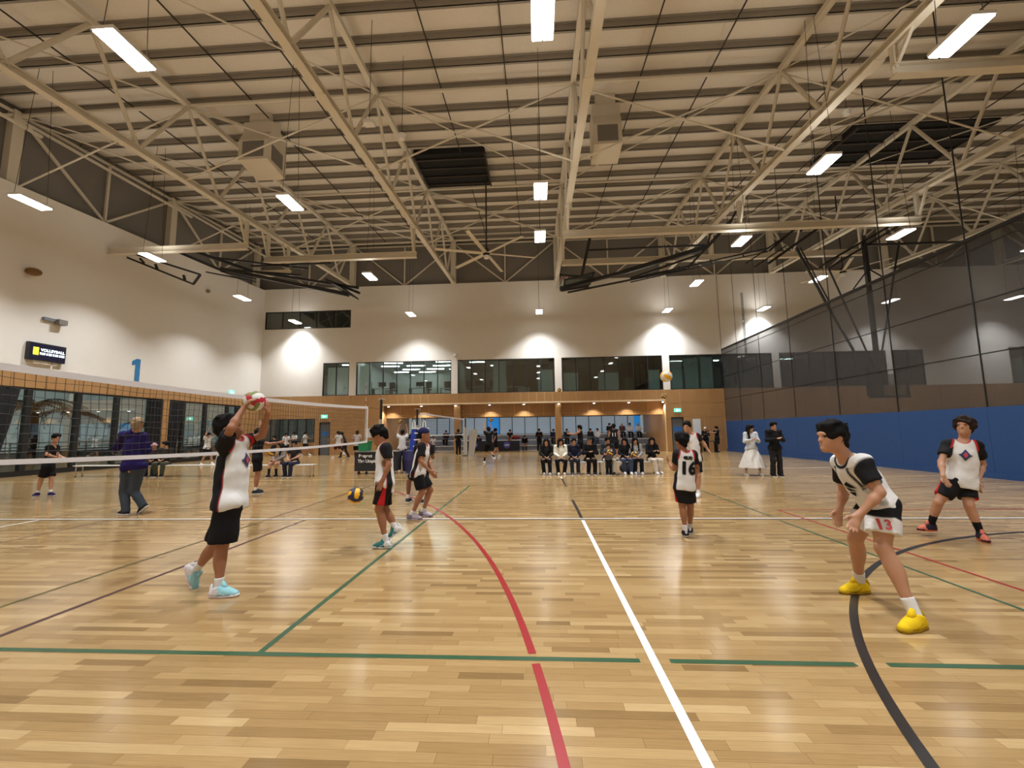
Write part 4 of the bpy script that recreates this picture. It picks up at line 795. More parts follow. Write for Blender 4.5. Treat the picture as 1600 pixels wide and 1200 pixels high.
def skin_mesh(name, vf, m, origin, attrs=None):
    v, q = vf; me = bpy.data.meshes.new(name); n = len(q)
    me.vertices.add(len(v)); me.vertices.foreach_set('co', (v-origin).astype(np.float32).ravel()); me.loops.add(4*n); me.loops.foreach_set('vertex_index', q.astype(np.int32).ravel())
    me.polygons.add(n); me.polygons.foreach_set('loop_start', np.arange(0, 4*n, 4, dtype=np.int32)); me.polygons.foreach_set('loop_total', np.full(n, 4, np.int32)); me.polygons.foreach_set('use_smooth', np.ones(n, bool))
    me.update(calc_edges=True); me.materials.append(m)
    for k, a in (attrs or {}).items(): me.attributes.new(k, 'FLOAT', 'POINT').data.foreach_set('value', a.astype(np.float32))
    return me
def zone_mat(name, base, c1, c2, rough=.8):
    if name in MATS: return MATS[name]
    m = bpy.data.materials.new(name); m.use_nodes = True; nt = m.node_tree; b = nt.nodes['Principled BSDF']; b.inputs['Roughness'].default_value = rough; b.inputs['Specular IOR Level'].default_value = .2
    prev = None; nz = nt.nodes.new('ShaderNodeTexNoise'); nz.inputs['Scale'].default_value = 14
    for attr, c in (('z1', c1), ('z2', c2)):
        a = nt.nodes.new('ShaderNodeAttribute'); a.attribute_name = attr; r = nt.nodes.new('ShaderNodeMapRange'); r.inputs['From Min'].default_value = -.006; r.inputs['From Max'].default_value = .006
        nt.links.new(a.outputs['Fac'], r.inputs['Value']); mx = nt.nodes.new('ShaderNodeMix'); mx.data_type = 'RGBA'; mx.inputs['A'].default_value = base+(1,); mx.inputs['B'].default_value = c+(1,)
        nt.links.new(r.outputs['Result'], mx.inputs['Factor'])
        if prev: nt.links.new(prev, mx.inputs['A'])
        prev = mx.outputs['Result']
    nt.links.new(prev, b.inputs['Base Color'])
    bp = nt.nodes.new('ShaderNodeBump'); bp.inputs['Strength'].default_value = .25; bp.inputs['Distance'].default_value = .02; nt.links.new(nz.outputs['Fac'], bp.inputs['Height']); nt.links.new(bp.outputs['Normal'], b.inputs['Normal'])
    MATS[name] = m; return m
def cloth(col): return mat('cloth_%03d_%03d_%03d' % tuple(int(c*999) for c in col), col, .85, noise=.12, scale=9, spec=.15, bump=.25)
SKIN = {'a': mat('skin_light', srgb(184, 136, 106), .5, noise=.07, scale=10), 'b': mat('skin_tan', srgb(158, 108, 80), .5, noise=.07, scale=10), 'c': mat('skin_brown', srgb(128, 84, 62), .5, noise=.07, scale=10)}
HAIR = {'k': mat('black_hair', (.007, .0065, .0065), .7, noise=.5, scale=60, spec=.12), 'n': mat('brown_hair', srgb(44, 32, 26), .7, noise=.4, scale=60, spec=.12), 'g': mat('sandy_hair', srgb(140, 116, 86), .6, noise=.4, scale=60, bump=.6)}
BLK = (.010, .010, .012); WHT = (.74, .74, .73); RED = srgb(190, 38, 44)
M_EYE = mat('dark_eye', (.01, .008, .007), .3, noise=.1); M_LIP = mat('lip', srgb(150, 84, 78), .5, noise=.05)
def person(label, J, st, vox=.03, group=None):
    s = st.get('s', 1.); near = vox < .016; mid = vox < .025
    pel = (J['hipL']+J['hipR'])/2; sh = (J['shL']+J['shR'])/2; up = nrm(sh-pel); lf = J['shL']-J['shR']; lf = nrm(lf-up*(lf@up)); fw = np.cross(lf, up)
    hf = nrm(J.get('face', fw)); hu = J.get('hup', V3(0, 0, 1.)); hu = nrm(hu-hf*(hu@hf)); hl = np.cross(hu, hf); hc = J['head']; hx = [hl, hf, hu]; hs = s*st.get('hs', 1.)*1.07
    chest = pel+(sh-pel)*.72; hem = pel-up*.02*s; fat = st.get('fat', 1.)
    org = (J['anL']+J['anR'])/2; org = V3(org[0], org[1], st.get('z0', 0.))
    H = lambda a, b, c: hc+(hl*a+hf*b+hu*c)*hs
    b = Shape()
    b.cone(J['hipL'], J['hipR'], .092*s*fat, k=.05).cone(pel, chest, .125*s*fat, .135*s*fat, .05, fw, .72).cone(J['shL']-lf*.02*s, J['shR']+lf*.02*s, .062*s, k=.07).cone(sh-up*.02*s, H(0, -.02, -.06), .06*s, .05*s, .04)
    b.ell(H(0, -.008, .022), hx, (.074*hs, .094*hs, .094*hs), .02).ell(H(0, .022, -.045), hx, (.057*hs, .068*hs, .075*hs), .05).cone(H(0, .085, -.09), H(0, .075, -.098), .018*hs, k=.04)
    if mid:
        b.cone(H(0, .086, .012), H(0, .102, -.022), .008*hs, .013*hs, .012)
        for e in (1, -1): b.ell(H(.075*e, -.008, -.008), hx, (.009*hs, .018*hs, .03*hs), .012).sub(H(.031*e, .100, .012), hx, (.017*hs, .016*hs, .011*hs), .012)
        b.cone(H(.03, .082, .03), H(-.03, .082, .03), .012*hs, k=.02).cone(H(.018, .084, -.052), H(-.018, .084, -.052), .010*hs, k=.012)
    for e in 'LR':
        sg = 1 if e == 'L' else -1; S_, E_, W_ = J['sh'+e], J['el'+e], J['wr'+e]
        b.cone(S_, S_+(E_-S_)*.35, .052*s, .043*s, .04).cone(S_+(E_-S_)*.3, E_, .043*s, .034*s, .03).cone(E_, E_+(W_-E_)*.3, .034*s, .036*s, .03).cone(E_+(W_-E_)*.3, W_, .036*s, .024*s, .03)
        hd = nrm(J.get('hand'+e, W_-E_)); pn = J.get('palm'+e, np.cross(hd, fw) if abs(hd@fw) < .9 else lf*sg); pn = nrm(pn-hd*(pn@hd)); sd = np.cross(hd, pn)
        th = nrm(J['thumb'+e]) if 'thumb'+e in J else fw
        if sd@th < 0: sd = -sd
        hs_ = s*.97; b.cone(W_, W_+hd*.08*hs_, .03*hs_, .04*hs_, .02, pn, .5)
        if near:
            cu = J.get('curl', .5)
            for i, (o_, L) in enumerate(((.030, .072), (.010, .080), (-.010, .074), (-.029, .058))):
                r0 = .0098*hs_; p0 = W_+(hd*.082+sd*o_)*hs_; d1 = nrm(hd+sd*o_*2.2-pn*cu*.5); p1 = p0+d1*L*.5*hs_; d2 = nrm(d1-pn*cu); p2 = p1+d2*L*.5*hs_
                b.cone(p0-hd*.02*hs_, p1, r0*1.05, r0, .008).cone(p1, p2, r0, r0*.85, .006)
            t0 = W_+(hd*.025+sd*.028)*hs_; t1 = t0+nrm(hd*.7+sd*.8-pn*.3)*.042*hs_; b.cone(t0, t1, .014*hs_, .0115*hs_, .012).cone(t1, t1+nrm(hd+sd*.25-pn*.4)*.034*hs_, .0115*hs_, .0095*hs_, .006)
        else: b.cone(W_+hd*.07*hs_, W_+hd*.145*hs_-pn*.02, .036*hs_, .026*hs_, .02, pn, .5).cone(W_+(hd*.03+sd*.03)*hs_, W_+(hd*.085+sd*.055)*hs_, .014*hs_, .011*hs_, .012)
        P_, K_, A_ = J['hip'+e], J['kn'+e], J['an'+e]
        b.cone(P_, P_+(K_-P_)*.5, .088*s*fat, .072*s*fat, .05).cone(P_+(K_-P_)*.5, K_, .072*s*fat, .052*s, .04)
        bk = nrm(-fw+up*.0); lg = nrm(A_-K_); bk = nrm(bk-lg*(bk@lg)); b.cone(K_, A_, .05*s, .034*s, .03).ell(K_+(A_-K_)*.3+bk*.018*s, [np.cross(lg, bk), bk, lg], (.047*s, .05*s, .12*s), .04)
        td = nrm(J.get('toe'+e, fw*V3(1, 1, 0))); b.cone(A_, A_+(td*.07-nrm(J.get('sole'+e, V3(0, 0, 1.)))*.045)*s, .032*s, .022*s, .02)
    root = bpy.data.objects.new('person', skin_mesh('person', b.run(vox), SKIN[st.get('skin', 'a')], org)); root.location = tuple(org); link(root); tag(root, label, 'person', group)
    def kid(name, shape, m, v=vox, attrs=None):
        vf = shape.run(v); o = bpy.data.objects.new(name, skin_mesh(name, vf, m, org, attrs(vf[0]) if attrs else None)); link(o, root); return o, vf
    # ---- hair
    hk = st.get('hair', 'short'); hm = HAIR[st.get('hc', 'k')]; h = Shape(); vh = min(vox, .02)
    if hk in ('short', 'long', 'bob', 'curly'):
        h.ell(H(0, -.014, .036), hx, (.093*hs, .110*hs, .104*hs), .02).cone(H(0, -.07, .0), H(0, -.078, -.06), .06*hs, .042*hs, .03)
        h.sub(H(0, .128, -.055), hx, (.082*hs, .085*hs, .108*hs), .02)
        for e in (1, -1): h.sub(H(.10*e, .03, -.062), hx, (.05*hs, .06*hs, .058*hs), .012)
        if near:
            rr = random.Random(st.get('seed', 1))
            for i in range(9): a = -.055+.11*i/8; h.cone(H(a*.9, .05, .095), H(a*1.2+rr.uniform(-.01, .01), .083-abs(a)*.5, .045+rr.uniform(-.02, .01)), .022*hs, .009*hs, .015)
            for i in range(34): t = rr.uniform(0, 6.28); u_ = rr.uniform(.2, 1); h.cone(H(.06*math.cos(t)*u_, .07*math.sin(t)*u_-.015, .11), H(.098*math.cos(t+.3)*u_, .115*math.sin(t+.3)*u_-.015, .155-.06*u_), .018*hs, .005*hs, .010)
        else: h.cone(H(.05, .05, .085), H(-.05, .05, .085), .03*hs, k=.03)
        if hk in ('long', 'bob'):
            z = -.16 if hk == 'bob' else -.34
            h.cone(H(0, -.07, .02), H(0, -.08, z), .075*hs, .05*hs, .04)
            for e in (1, -1): h.cone(H(.075*e, -.01, .03), H(.1*e, .035, -.14), .035*hs, .038*hs, .03).cone(H(.1*e, .035, -.14), H(.1*e, .11, z*.95), .038*hs, .03*hs, .03)
        (h.ell(H(0, -.03, .03), hx, (.112*hs, .118*hs, .112*hs), .03).sub(H(0, .135, -.06), hx, (.085*hs, .09*hs, .11*hs), .02) if hk == 'curly' else None); h.noise(.004*hs*(1.6 if hk == 'curly' else 1), 80/hs, st.get('seed', 1))
        kid('hair', h, hm, vh)
    elif hk in ('cap', 'beanie', 'hat'):
        h.ell(H(0, -.01, .045), hx, (.086*hs, .104*hs, .092*hs), .02).cut(H(0, 0, .03), -hu)
        if hk == 'cap': h.cone(H(.03, .08, .045), H(-.03, .08, .045), .04*hs, k=.02, n=hu, q=.25).cone(H(0, .1, .045), H(0, .15, .04), .045*hs, .035*hs, .02, hu, .25)
        if hk == 'hat': h.ell(H(0, -.01, .045), hx, (.13*hs, .15*hs, .012*hs), .01)
        kid('cap', h, cloth(st.get('capc', BLK)), vh)
        g2 = Shape(); g2.ell(H(0, -.028, .0), hx, (.083*hs, .09*hs, .075*hs), .02).sub(H(0, .105, -.035), hx, (.09*hs, .1*hs, .11*hs), .02); kid('hair', g2, hm, vh)
    if vox <= .03:
        for e in (1, -1):
            o = MB().sphere(tuple(H(.031*e, .079, .012)), (.0115 if near else .014)*hs, 10, 8).build('eye', M_EYE, root, tuple(H(.031*e, .079, .012)), True)
        part('mouth', M_LIP, root, lambda q: q.tube([H(.020, .083, -.056), H(0, .0925, -.054), H(-.020, .083, -.056)], .0045*hs, 6), tuple(H(0, .09, -.055)), True)
    # ---- top
    top = st.get('top', 'jersey'); t = Shape(); lo_ = st.get('loose', 1.); le = st.get('len', .0)
    r0 = .150*s*fat*lo_; tb = pel-up*(.085+le)*s
    t.cone(tb-up*.04*s, chest, r0*1.04, .150*s*fat, .05, fw, .82).cone(J['shL']-lf*.025*s, J['shR']+lf*.025*s, .075*s, k=.07).cone(J['hipL']+lf*.012, J['hipR']-lf*.012, .112*s*fat, k=.05)
    sl = {'jersey': .62, 'tee': .62, 'tank': 0, 'long': 1, 'jacket': 1, 'vest': 0, 'bball': .62}[top]
    ex = 1.12 if top == 'jacket' else 1.
    for e in 'LR':
        S_, E_, W_ = J['sh'+e], J['el'+e], J['wr'+e]
        if sl == 1: t.cone(S_, E_, .062*s*ex, .054*s*ex, .05).cone(E_, W_-(W_-E_)*.06, .055*s*ex, .042*s*ex, .03)
        elif sl: d = E_-S_; t.cone(S_, S_+d*(sl+.1), .063*s, .066*s, .05); t.cutnear(S_+d*sl, d, S_+d*(sl+.2), .13*s)
        else: d = E_-S_; t.subcone(S_+d*.12, S_+d*.6, .06*s, .06*s, .02)
    if top == 'jacket' and st.get('hood'): t.cone(sh+up*.03*s-fw*.05, sh+up*.01-fw*.06+lf*.05, .07*s, .06*s, .04).cone(sh+up*.03*s-fw*.05, sh+up*.01-fw*.06-lf*.05, .07*s, .06*s, .04)
    if top in ('jacket', 'long'): t.cone(sh-up*.02, sh+up*.045*s, .075*s, .065*s, .04)
    t.subcone(sh+up*.06*s+fw*.012, sh+up*.2*s+fw*.03, .062*s, .08*s, .015)
    t.cut(tb, -up)
    if mid: t.noise(.005*s, 19, st.get('seed', 1)).noise(.002*s, 47, 2)
    if top in ('jersey', 'bball'):
        base, c1, c2 = st.get('cols', (WHT, BLK, RED)); zm = zone_mat('jersey_%d_%d_%d' % tuple(int(99*(c[0]+c[1]*3)) for c in (base, c1, c2)), base, c1, c2)
        def segd(P, a, b_):
            ba = b_-a; tt = np.clip(((P-a)@ba)/(ba@ba), 0, 1); return np.linalg.norm(P-a-tt[:, None]*ba, axis=1)
        def attrs(P):
            lat = (P-chest)@lf; u = np.abs(lat)/(.15*s*fat); w = ((P-pel)@up)/max(np.linalg.norm(sh-pel), .1); f_ = (P-chest)@fw
            dt = np.minimum(segd(P, pel, chest)-.14*s, segd(P, J['shL']-lf*.06*s, J['shR']+lf*.06*s)-.068*s)
            ar = [(J['sh'+e]+(J['el'+e]-J['sh'+e])*.3, J['el'+e]) for e in 'LR']; da = np.minimum(segd(P, *ar[0]), segd(P, *ar[1]))-.062*s
            arm = (dt-da)*.5; nk = np.linalg.norm(P-(sh+up*.05*s), axis=1)
            if top == 'jersey':
                ang = np.degrees(np.arctan2(u, f_/(.115*s))); side = np.where(w < .8, (st.get('side', 20)-np.abs(ang-106))*.0025*s, -.05)
                lim = np.interp(w, [.6, .72, .9, 1.15], [1.3, .95, .78, .55]); rag = np.where(w > .6, (u-lim)*.15*s, -.05)
                z1 = np.maximum(np.maximum(side, rag), arm)
                z2 = np.where(w > .86, .010*s-np.abs(rag-.012*s), -1.); z2 = np.maximum(z2, .086*s-nk); z2 = np.maximum(z2, np.where((w < .6) & (ang < 106), .004*s-np.abs(side-.006*s), -1.))
            else:
                pipe = np.where((w > .5) & (w < 1.02), .008*s-np.abs(arm+.032*s), -1.); z1 = np.maximum(arm-.0*s, np.maximum(pipe, .012*s-np.abs(nk-.098*s))); z2 = np.full(len(P), -1.)
            return {'z1': z1, 'z2': z2}
        tobj, tvf = kid('shirt', t, zm, vox, attrs)
    else: tobj, tvf = kid({'jacket': 'jacket', 'vest': 'vest'}.get(top, 'shirt'), t, cloth(st.get('tc', BLK)), vox)
    # ---- bottom
    bt = st.get('bot', 'shorts'); bc = st.get('bc', BLK); q = Shape()
    if bt in ('shorts', 'pants'):
        q.cone(J['hipL'], J['hipR'], .106*s*fat, k=.05)
        for e in 'LR':
            P_, K_, A_ = J['hip'+e], J['kn'+e], J['an'+e]; d = K_-P_; fr = st.get('sl', .78)
            if bt == 'shorts': q.cone(P_, P_+d*(fr+.12), .106*s*fat, .100*s*st.get('flare', 1.), .05); q.cutnear(P_+d*fr, d, P_+d*(fr+.25), .20*s)
            else: q.cone(P_, K_, .105*s*fat, .076*s, .05).cone(K_, A_-(A_-K_)*.02, .076*s, .070*s*st.get('flare', 1.), .04)
        q.cut(pel+up*.05*s, up)
        if mid: q.noise(.003*s, 30, 3)
        if 'stripe' in st:
            zm = zone_mat('shorts_%d_%d' % (int(99*(bc[0]+bc[1])), int(99*st['stripe'][0])), bc, st['stripe'], bc)
            def at2(P):
                o_ = np.full(len(P), -1.)
                for e in 'LR':
                    P_, K_ = J['hip'+e], J['kn'+e]; ax = nrm(K_-P_); out = (lf if e == 'L' else -lf); out = nrm(out-ax*(out@ax)); r_ = P-P_; al = r_@ax/np.linalg.norm(K_-P_); rad = r_-np.outer(r_@ax, ax); tn = np.cross(ax, out)
                    o_ = np.maximum(o_, np.where((rad@out) > .03*s, (.01+.055*np.clip(al, 0, 1))*s-np.abs(rad@tn), -1.))
                return {'z1': o_, 'z2': np.full(len(P), -1.)}
            bobj, bvf = kid('shorts', q, zm, vox, at2)
        elif 'yoke' in st:
            zm = zone_mat('shorts_yoke', bc, st['yoke'], bc)
            bobj, bvf = kid('shorts', q, zm, vox, lambda P: {'z1': (P@V3(0, 0, 1)-pel[2]+.06*s)+.55*np.maximum(0, .09*s-np.abs((P-pel)@nrm(V3(fw[0], fw[1], 0))+.05*s)), 'z2': np.full(len(P), -1.)})
        else: bobj, bvf = kid(bt if bt == 'shorts' else 'trousers', q, cloth(bc), vox)
    else:
        z0 = st.get('hemz', .3); bb = MB(); N = 64; prof = []
        for i in range(9):
            tt = i/8; zc = pel[2]+.05+(z0-pel[2]-.05)*tt; rr_ = (.13+.26*tt**.9)*s; prof.append((zc, rr_, tt))
        vs = []; cx, cy = pel[0], pel[1]
        for zc, rr_, tt in prof:
            for k in range(N): a = 2*math.pi*k/N; w_ = rr_*(1+.07*tt*math.cos(k*math.pi*.5)); vs.append((cx+w_*math.cos(a)*1.08, cy+w_*math.sin(a)*.8, zc))
        fs = [(i*N+k, i*N+(k+1) % N, (i+1)*N+(k+1) % N, (i+1)*N+k) for i in range(8) for k in range(N)]; bb.add(vs, fs+[tuple(range(N))]); bobj = bb.build('skirt', cloth(bc), root, tuple(pel), True); bvf = None
    # ---- shoes, socks
    for e in 'LR':
        A_ = J['an'+e]; K_ = J['kn'+e]; td = J.get('toe'+e, fw*V3(1, 1, 0)); td = nrm(td); nn = J.get('sole'+e, V3(0, 0, 1.)); nn = nrm(nn-td*(nn@td)); sd = np.cross(nn, td); F = lambda a, c, g_=0.: A_+(td*a+nn*c+sd*g_)*s
        so = Shape(); so.cone(F(-.045, -.045), F(.05, -.045), .040*s, .045*s, .03).cone(F(.05, -.045), F(.155, -.055), .045*s, .037*s, .03).cone(F(-.012, -.03), F(-.01, .015), .043*s, .044*s, .03).cone(F(.0, .004), F(.105, -.035), .037*s, .036*s, .03); so.cut(F(0, .022), nrm(nn-.35*td)).cut(F(0, -.06), -nn)
        vv = min(vox, .018)
        if 'shoe2' in st: so_o, _ = kid('shoe', so, zone_mat('shoe_'+'_'.join('%d' % (99*c) for c in st['shoe']+st['shoe2']), st['shoe'], st['shoe2'], st['shoe']), vv, lambda P: {'z1': (st.get('shoex', .03)*s-(P-A_)@td)-.6*np.abs((P-A_)@nn+.02*s), 'z2': np.full(len(P), -1.)})
        else: so_o, _ = kid('shoe', so, cloth(st.get('shoe', BLK)), vv)
        sl_ = Shape(); sl_.cone(F(-.042, -.066), F(.06, -.066), .041*s, .047*s, .02).cone(F(.06, -.066), F(.155, -.066), .047*s, .038*s, .02); sl_.cut(F(0, -.056), nn).cut(F(0, -.08), -nn); kid('shoe_sole', sl_, cloth(st.get('sole', (.7, .7, .7))), min(vv, .012))
        if bt == 'shorts' or bt == 'skirt':
            lg = nrm(K_-A_); sk = Shape(); L = st.get('sockh', .1); sk.cone(A_-lg*.03*s, A_+lg*(L+.03)*s, .037*s, (.037+L*.06)*s, .02); sk.cut(A_+lg*L*s, lg); kid('sock', sk, cloth(st.get('sock', WHT)), vv)
            if near:
                ac = cloth(st.get('shoe2', st.get('sole', (.7, .7, .7)))); mc = cloth(st.get('shoe', BLK))
                part('tongue', mc, so_o, lambda b_: b_.tube([F(.07, .0), F(.045, .028), F(.034, .062)], [.024*s, .026*s, .014*s], 8), tuple(F(.05, .03)), True); part('heel_tab', ac, so_o, lambda b_: b_.tube([F(-.06, -.035), F(-.064, .0), F(-.06, .04)], [.022*s, .02*s, .008*s], 8), tuple(F(-.06, 0)), True)
                for e2 in (-1, 1): part('side_stripe', ac, so_o, lambda b_: b_.tube([F(.0, -.005, .037*e2), F(.045, -.035, .046*e2), F(.09, -.055, .047*e2)], [.004*s, .008*s, .004*s], 6), tuple(F(.05, -.03, .04*e2)), True)
                part('toe_bumper', ac, so_o, lambda b_: b_.tube([F(.13, -.062, .036), F(.175, -.06, .022), F(.19, -.06, 0), F(.175, -.06, -.022), F(.13, -.062, -.036)], .012*s, 6), tuple(F(.17, -.06)), True)
                for i in range(4): part('lace', cloth(st.get('lace', (.75, .75, .75))), so_o, lambda b_: b_.tube([F(.045+.018*i, .012-.007*i, .024), F(.05+.018*i, .026-.007*i, 0), F(.045+.018*i, .012-.007*i, -.024)], .0045, 5), tuple(F(.05, -.01)))
    return root, dict(fw=fw, up=up, lf=lf, chest=chest, pel=pel, sh=sh, top=(tobj, tvf), bot=(bobj, bvf))
def decal(info, which, name, m, verts2, faces, c, xa, ya, off=.010):
    o, vf = info[which]; bv = BVHTree.FromPolygons([tuple(v) for v in vf[0]], [tuple(map(int, f)) for f in vf[1]]); n = nrm(np.cross(xa, ya)); P = []
    for a, b_ in verts2:
        st_ = c+xa*a+ya*b_+n*.5; hit = bv.ray_cast(Vector(st_), Vector(-n)); P.append(np.array(hit[0])+n*off if hit[0] is not None else None)
    ok = [p for p in P if p is not None]
    if not ok: return
    mean = np.mean([p@n for p in ok]); P = [p if p is not None else c+xa*v[0]+ya*v[1]+n*(mean-c@n) for p, v in zip(P, verts2)]
    root = o.parent; b = MB(); b.add(P, faces); me = b.build(name, m, None, tuple(root.location), fix=False); me.parent = o; me.location = (0, 0, 0)
def text2d(t, size, bold=0.):
    cu = bpy.data.curves.new('t', 'FONT'); cu.body = t; cu.size = size; cu.align_x = 'CENTER'; cu.align_y = 'CENTER'; cu.offset = bold
    to = bpy.data.objects.new('t', cu); COL.objects.link(to); dg = bpy.context.evaluated_depsgraph_get(); me = bpy.data.meshes.new_from_object(to.evaluated_get(dg)); COL.objects.unlink(to); bpy.data.objects.remove(to)
    bm = bmesh.new(); bm.from_mesh(me); bmesh.ops.triangulate(bm, faces=bm.faces); [(bmesh.ops.subdivide_edges(bm, edges=[e for e in bm.edges if e.calc_length() > .03], cuts=1), bmesh.ops.triangulate(bm, faces=bm.faces)) for _ in range(4)]
    bm.verts.index_update(); r = [(v.co.x, v.co.y) for v in bm.verts], [tuple(v.index for v in f.verts) for f in bm.faces]; bm.free(); bpy.data.meshes.remove(me); return r
def poly2d(pts, n=3):
    bm = bmesh.new(); vs = [bm.verts.new((x, y, 0)) for x, y in pts]; bm.faces.new(vs); bmesh.ops.triangulate(bm, faces=bm.faces); bmesh.ops.subdivide_edges(bm, edges=bm.edges, cuts=n, use_grid_fill=True); bmesh.ops.triangulate(bm, faces=bm.faces); bm.verts.index_update()
    r = [(v.co.x, v.co.y) for v in bm.verts], [tuple(v.index for v in f.verts) for f in bm.faces]; bm.free(); return r
# canned poses for people farther off
def pose(kind, base, head_deg, h=1.7, arms='side', lean=0., jit=0):
    k = h/1.7; th = math.radians(head_deg); f = V3(math.sin(th), math.cos(th), 0); l = np.cross(V3(0, 0, 1), f); base = np.array(base, float)
    P = lambda a, b, c: base+(l*a+f*b)*k+V3(0, 0, c*k); J = {}; rr = random.Random(jit)
    if kind == 'sit':
        hz = .47/k; J.update(hipL=P(.09, 0, hz+.03), hipR=P(-.09, 0, hz+.03), knL=P(.12+rr.uniform(-.03, .04), .43, hz+.02), knR=P(-.12-rr.uniform(-.03, .04), .43, hz+.02), anL=P(.11, .40+rr.uniform(-.08, .1), .08), anR=P(-.11, .40+rr.uniform(-.08, .1), .08)); sz = hz+.03+.50
    else:
        st_ = {'stand': (.0, .0), 'walk': (.26, -.22), 'run': (.3, -.4), 'wide': (.05, -.05)}[kind]; wd = .2 if kind == 'wide' else .1
        J.update(hipL=P(.09, 0, .91), hipR=P(-.09, 0, .91), knL=P(wd, .04+st_[0]*.6, .50), knR=P(-wd, .04+st_[1]*.25, .49), anL=P(wd+.01, st_[0], .08), anR=P(-wd-.01, st_[1], .08 if kind != 'run' else .3)); sz = 1.41
    ln = lean; J.update(shL=P(.18, ln, sz-ln*.12), shR=P(-.18, ln, sz-ln*.12), head=P(0, ln*1.25+.03, sz+.185-ln*.2))
    A = {'side': ((.24, .0, -.29), (.25, .08, -.53)), 'lap': ((.23, .06, -.26), (.07, .28, -.36)), 'front': ((.23, .06, -.26), (.10, .27, -.20)), 'clasp': ((.24, .05, -.27), (.04, .24, -.22)), 'up': ((.22, .1, .2), (.16, .16, .44)), 'reach': ((.21, .26, -.12), (.17, .50, -.08)), 'swing': ((.24, .12, -.24), (.2, .34, -.18))}[arms]
    for e, sg in (('L', 1), ('R', -1)):
        (a, b_, c), (a2, b2, c2) = A
        if arms == 'swing' and sg < 0: b_, b2 = -b_, -b2*.6; c2 = -.46
        J['el'+e] = P(sg*a, ln+b_, sz-ln*.12+c); J['wr'+e] = P(sg*a2, ln+b2, sz-ln*.12+c2); J['toe'+e] = f
    a_ = rr.uniform(-.5, .5) if jit else 0.; J['face'] = f*math.cos(a_)+l*math.sin(a_)+V3(0, 0, -.1-(.15*rr.random() if jit else 0)); return J
# ---- the players in front, joints measured at their place on the court
def PZ(ox, oy, k): return lambda x, y, d: aty(ox+k*x, oy+k*y, d)
def plant(p, z): return V3(p[0], p[1], z)
# setter
q = PZ(260, 590, .29985); y0 = 4.25
J = dict(head=q(325, 258, y0), shR=q(300, 352, y0-.15), shL=q(405, 338, y0+.17), elR=q(338, 262, y0-.24), wrR=q(402, 158, y0-.10), elL=q(498, 300, y0+.22), wrL=q(530, 180, y0+.13), hipR=q(322, 650, y0-.08), hipL=q(338, 648, y0+.09), knR=q(292, 872, y0-.08), knL=q(268, 865, y0+.08),
         anR=plant(q(272, 1085, y0-.1), .08), anL=q(150, 1003, y0+.12), toeR=V3(1, .1, 0), toeL=V3(.28, .05, -.8), soleL=V3(.9, 0, .35), face=V3(.9, .15, .42), hup=V3(-.42, 0, .9), handR=V3(.7, .1, .8), handL=V3(-.15, -.05, 1), palmR=V3(-.6, -.5, .3), palmL=V3(.9, .1, -.1), thumbR=V3(-.2, .6, .4), thumbL=V3(-.4, -.6, .4), curl=.45)
r, I = person('player in white and black shirt reaching up to set a ball at the net', J, dict(s=1.02, skin='b', cols=(WHT, BLK, RED), bot='shorts', sl=.93, flare=1.25, shoe=srgb(150, 205, 215), shoe2=(.72, .70, .72), sole=srgb(220, 205, 215), side=30, seed=3, fat=1.08, loose=1.1, len=-.03), .0105)
E1 = mat('emblem_navy', srgb(52, 56, 96), .7, noise=.1); E2 = mat('emblem_red', srgb(178, 70, 84), .7, noise=.1)
def star(info, sc, c=None):
    c = info['chest'] if c is None else c; xa = info['lf']; ya = info['up']
    v, f = poly2d([(0, .11*sc), (.06*sc, .02*sc), (.10*sc, 0), (.05*sc, -.04*sc), (0, -.11*sc), (-.05*sc, -.04*sc), (-.1*sc, 0), (-.06*sc, .02*sc)]); decal(info, 'top', 'chest_emblem', E1, v, f, c, xa, ya)
    v, f = poly2d([(0, .06*sc), (.035*sc, 0), (0, -.06*sc), (-.035*sc, 0)]); decal(info, 'top', 'chest_emblem_core', E2, v, f, c, xa, ya, .015)
star(I, .7); ball(q(458, 122, y0+.01), 'white red and olive volleyball held between the raised hands at the net', [M_BALLW, M_BALLR, M_BALLG], .105, (.4, .9, .1))
# player walking, ball dropping beside him
q = PZ(530, 640, .1917); y0 = 5.95
J = dict(head=q(322, 205, y0), shL=q(385, 312, y0-.14), shR=q(350, 305, y0+.17), elL=q(404, 452, y0-.18), wrL=q(352, 578, y0-.2), elR=q(340, 440, y0+.24), wrR=q(325, 560, y0+.15), hipL=q(368, 600, y0-.08), hipR=q(372, 598, y0+.09), knL=q(322, 812, y0-.08), knR=q(372, 820, y0+.1), anL=plant(q(385, 1040, y0-.05), .08), anR=q(462, 965, y0+.14),
         toeL=V3(-1, -.05, 0), toeR=V3(-.75, 0, -.55), soleR=V3(-.5, 0, .8), face=V3(-.85, -.1, -.42), hup=V3(-.35, 0, .9), curl=.35)
person('player in white and black shirt walking left with head down beside a bouncing ball', J, dict(s=.97, skin='b', stripe=RED, sl=.8, shoe=srgb(52, 112, 112), shoe2=(.7, .7, .68), sole=(.75, .75, .73), seed=5, sockh=.12, loose=1.08, len=.06), .0115)
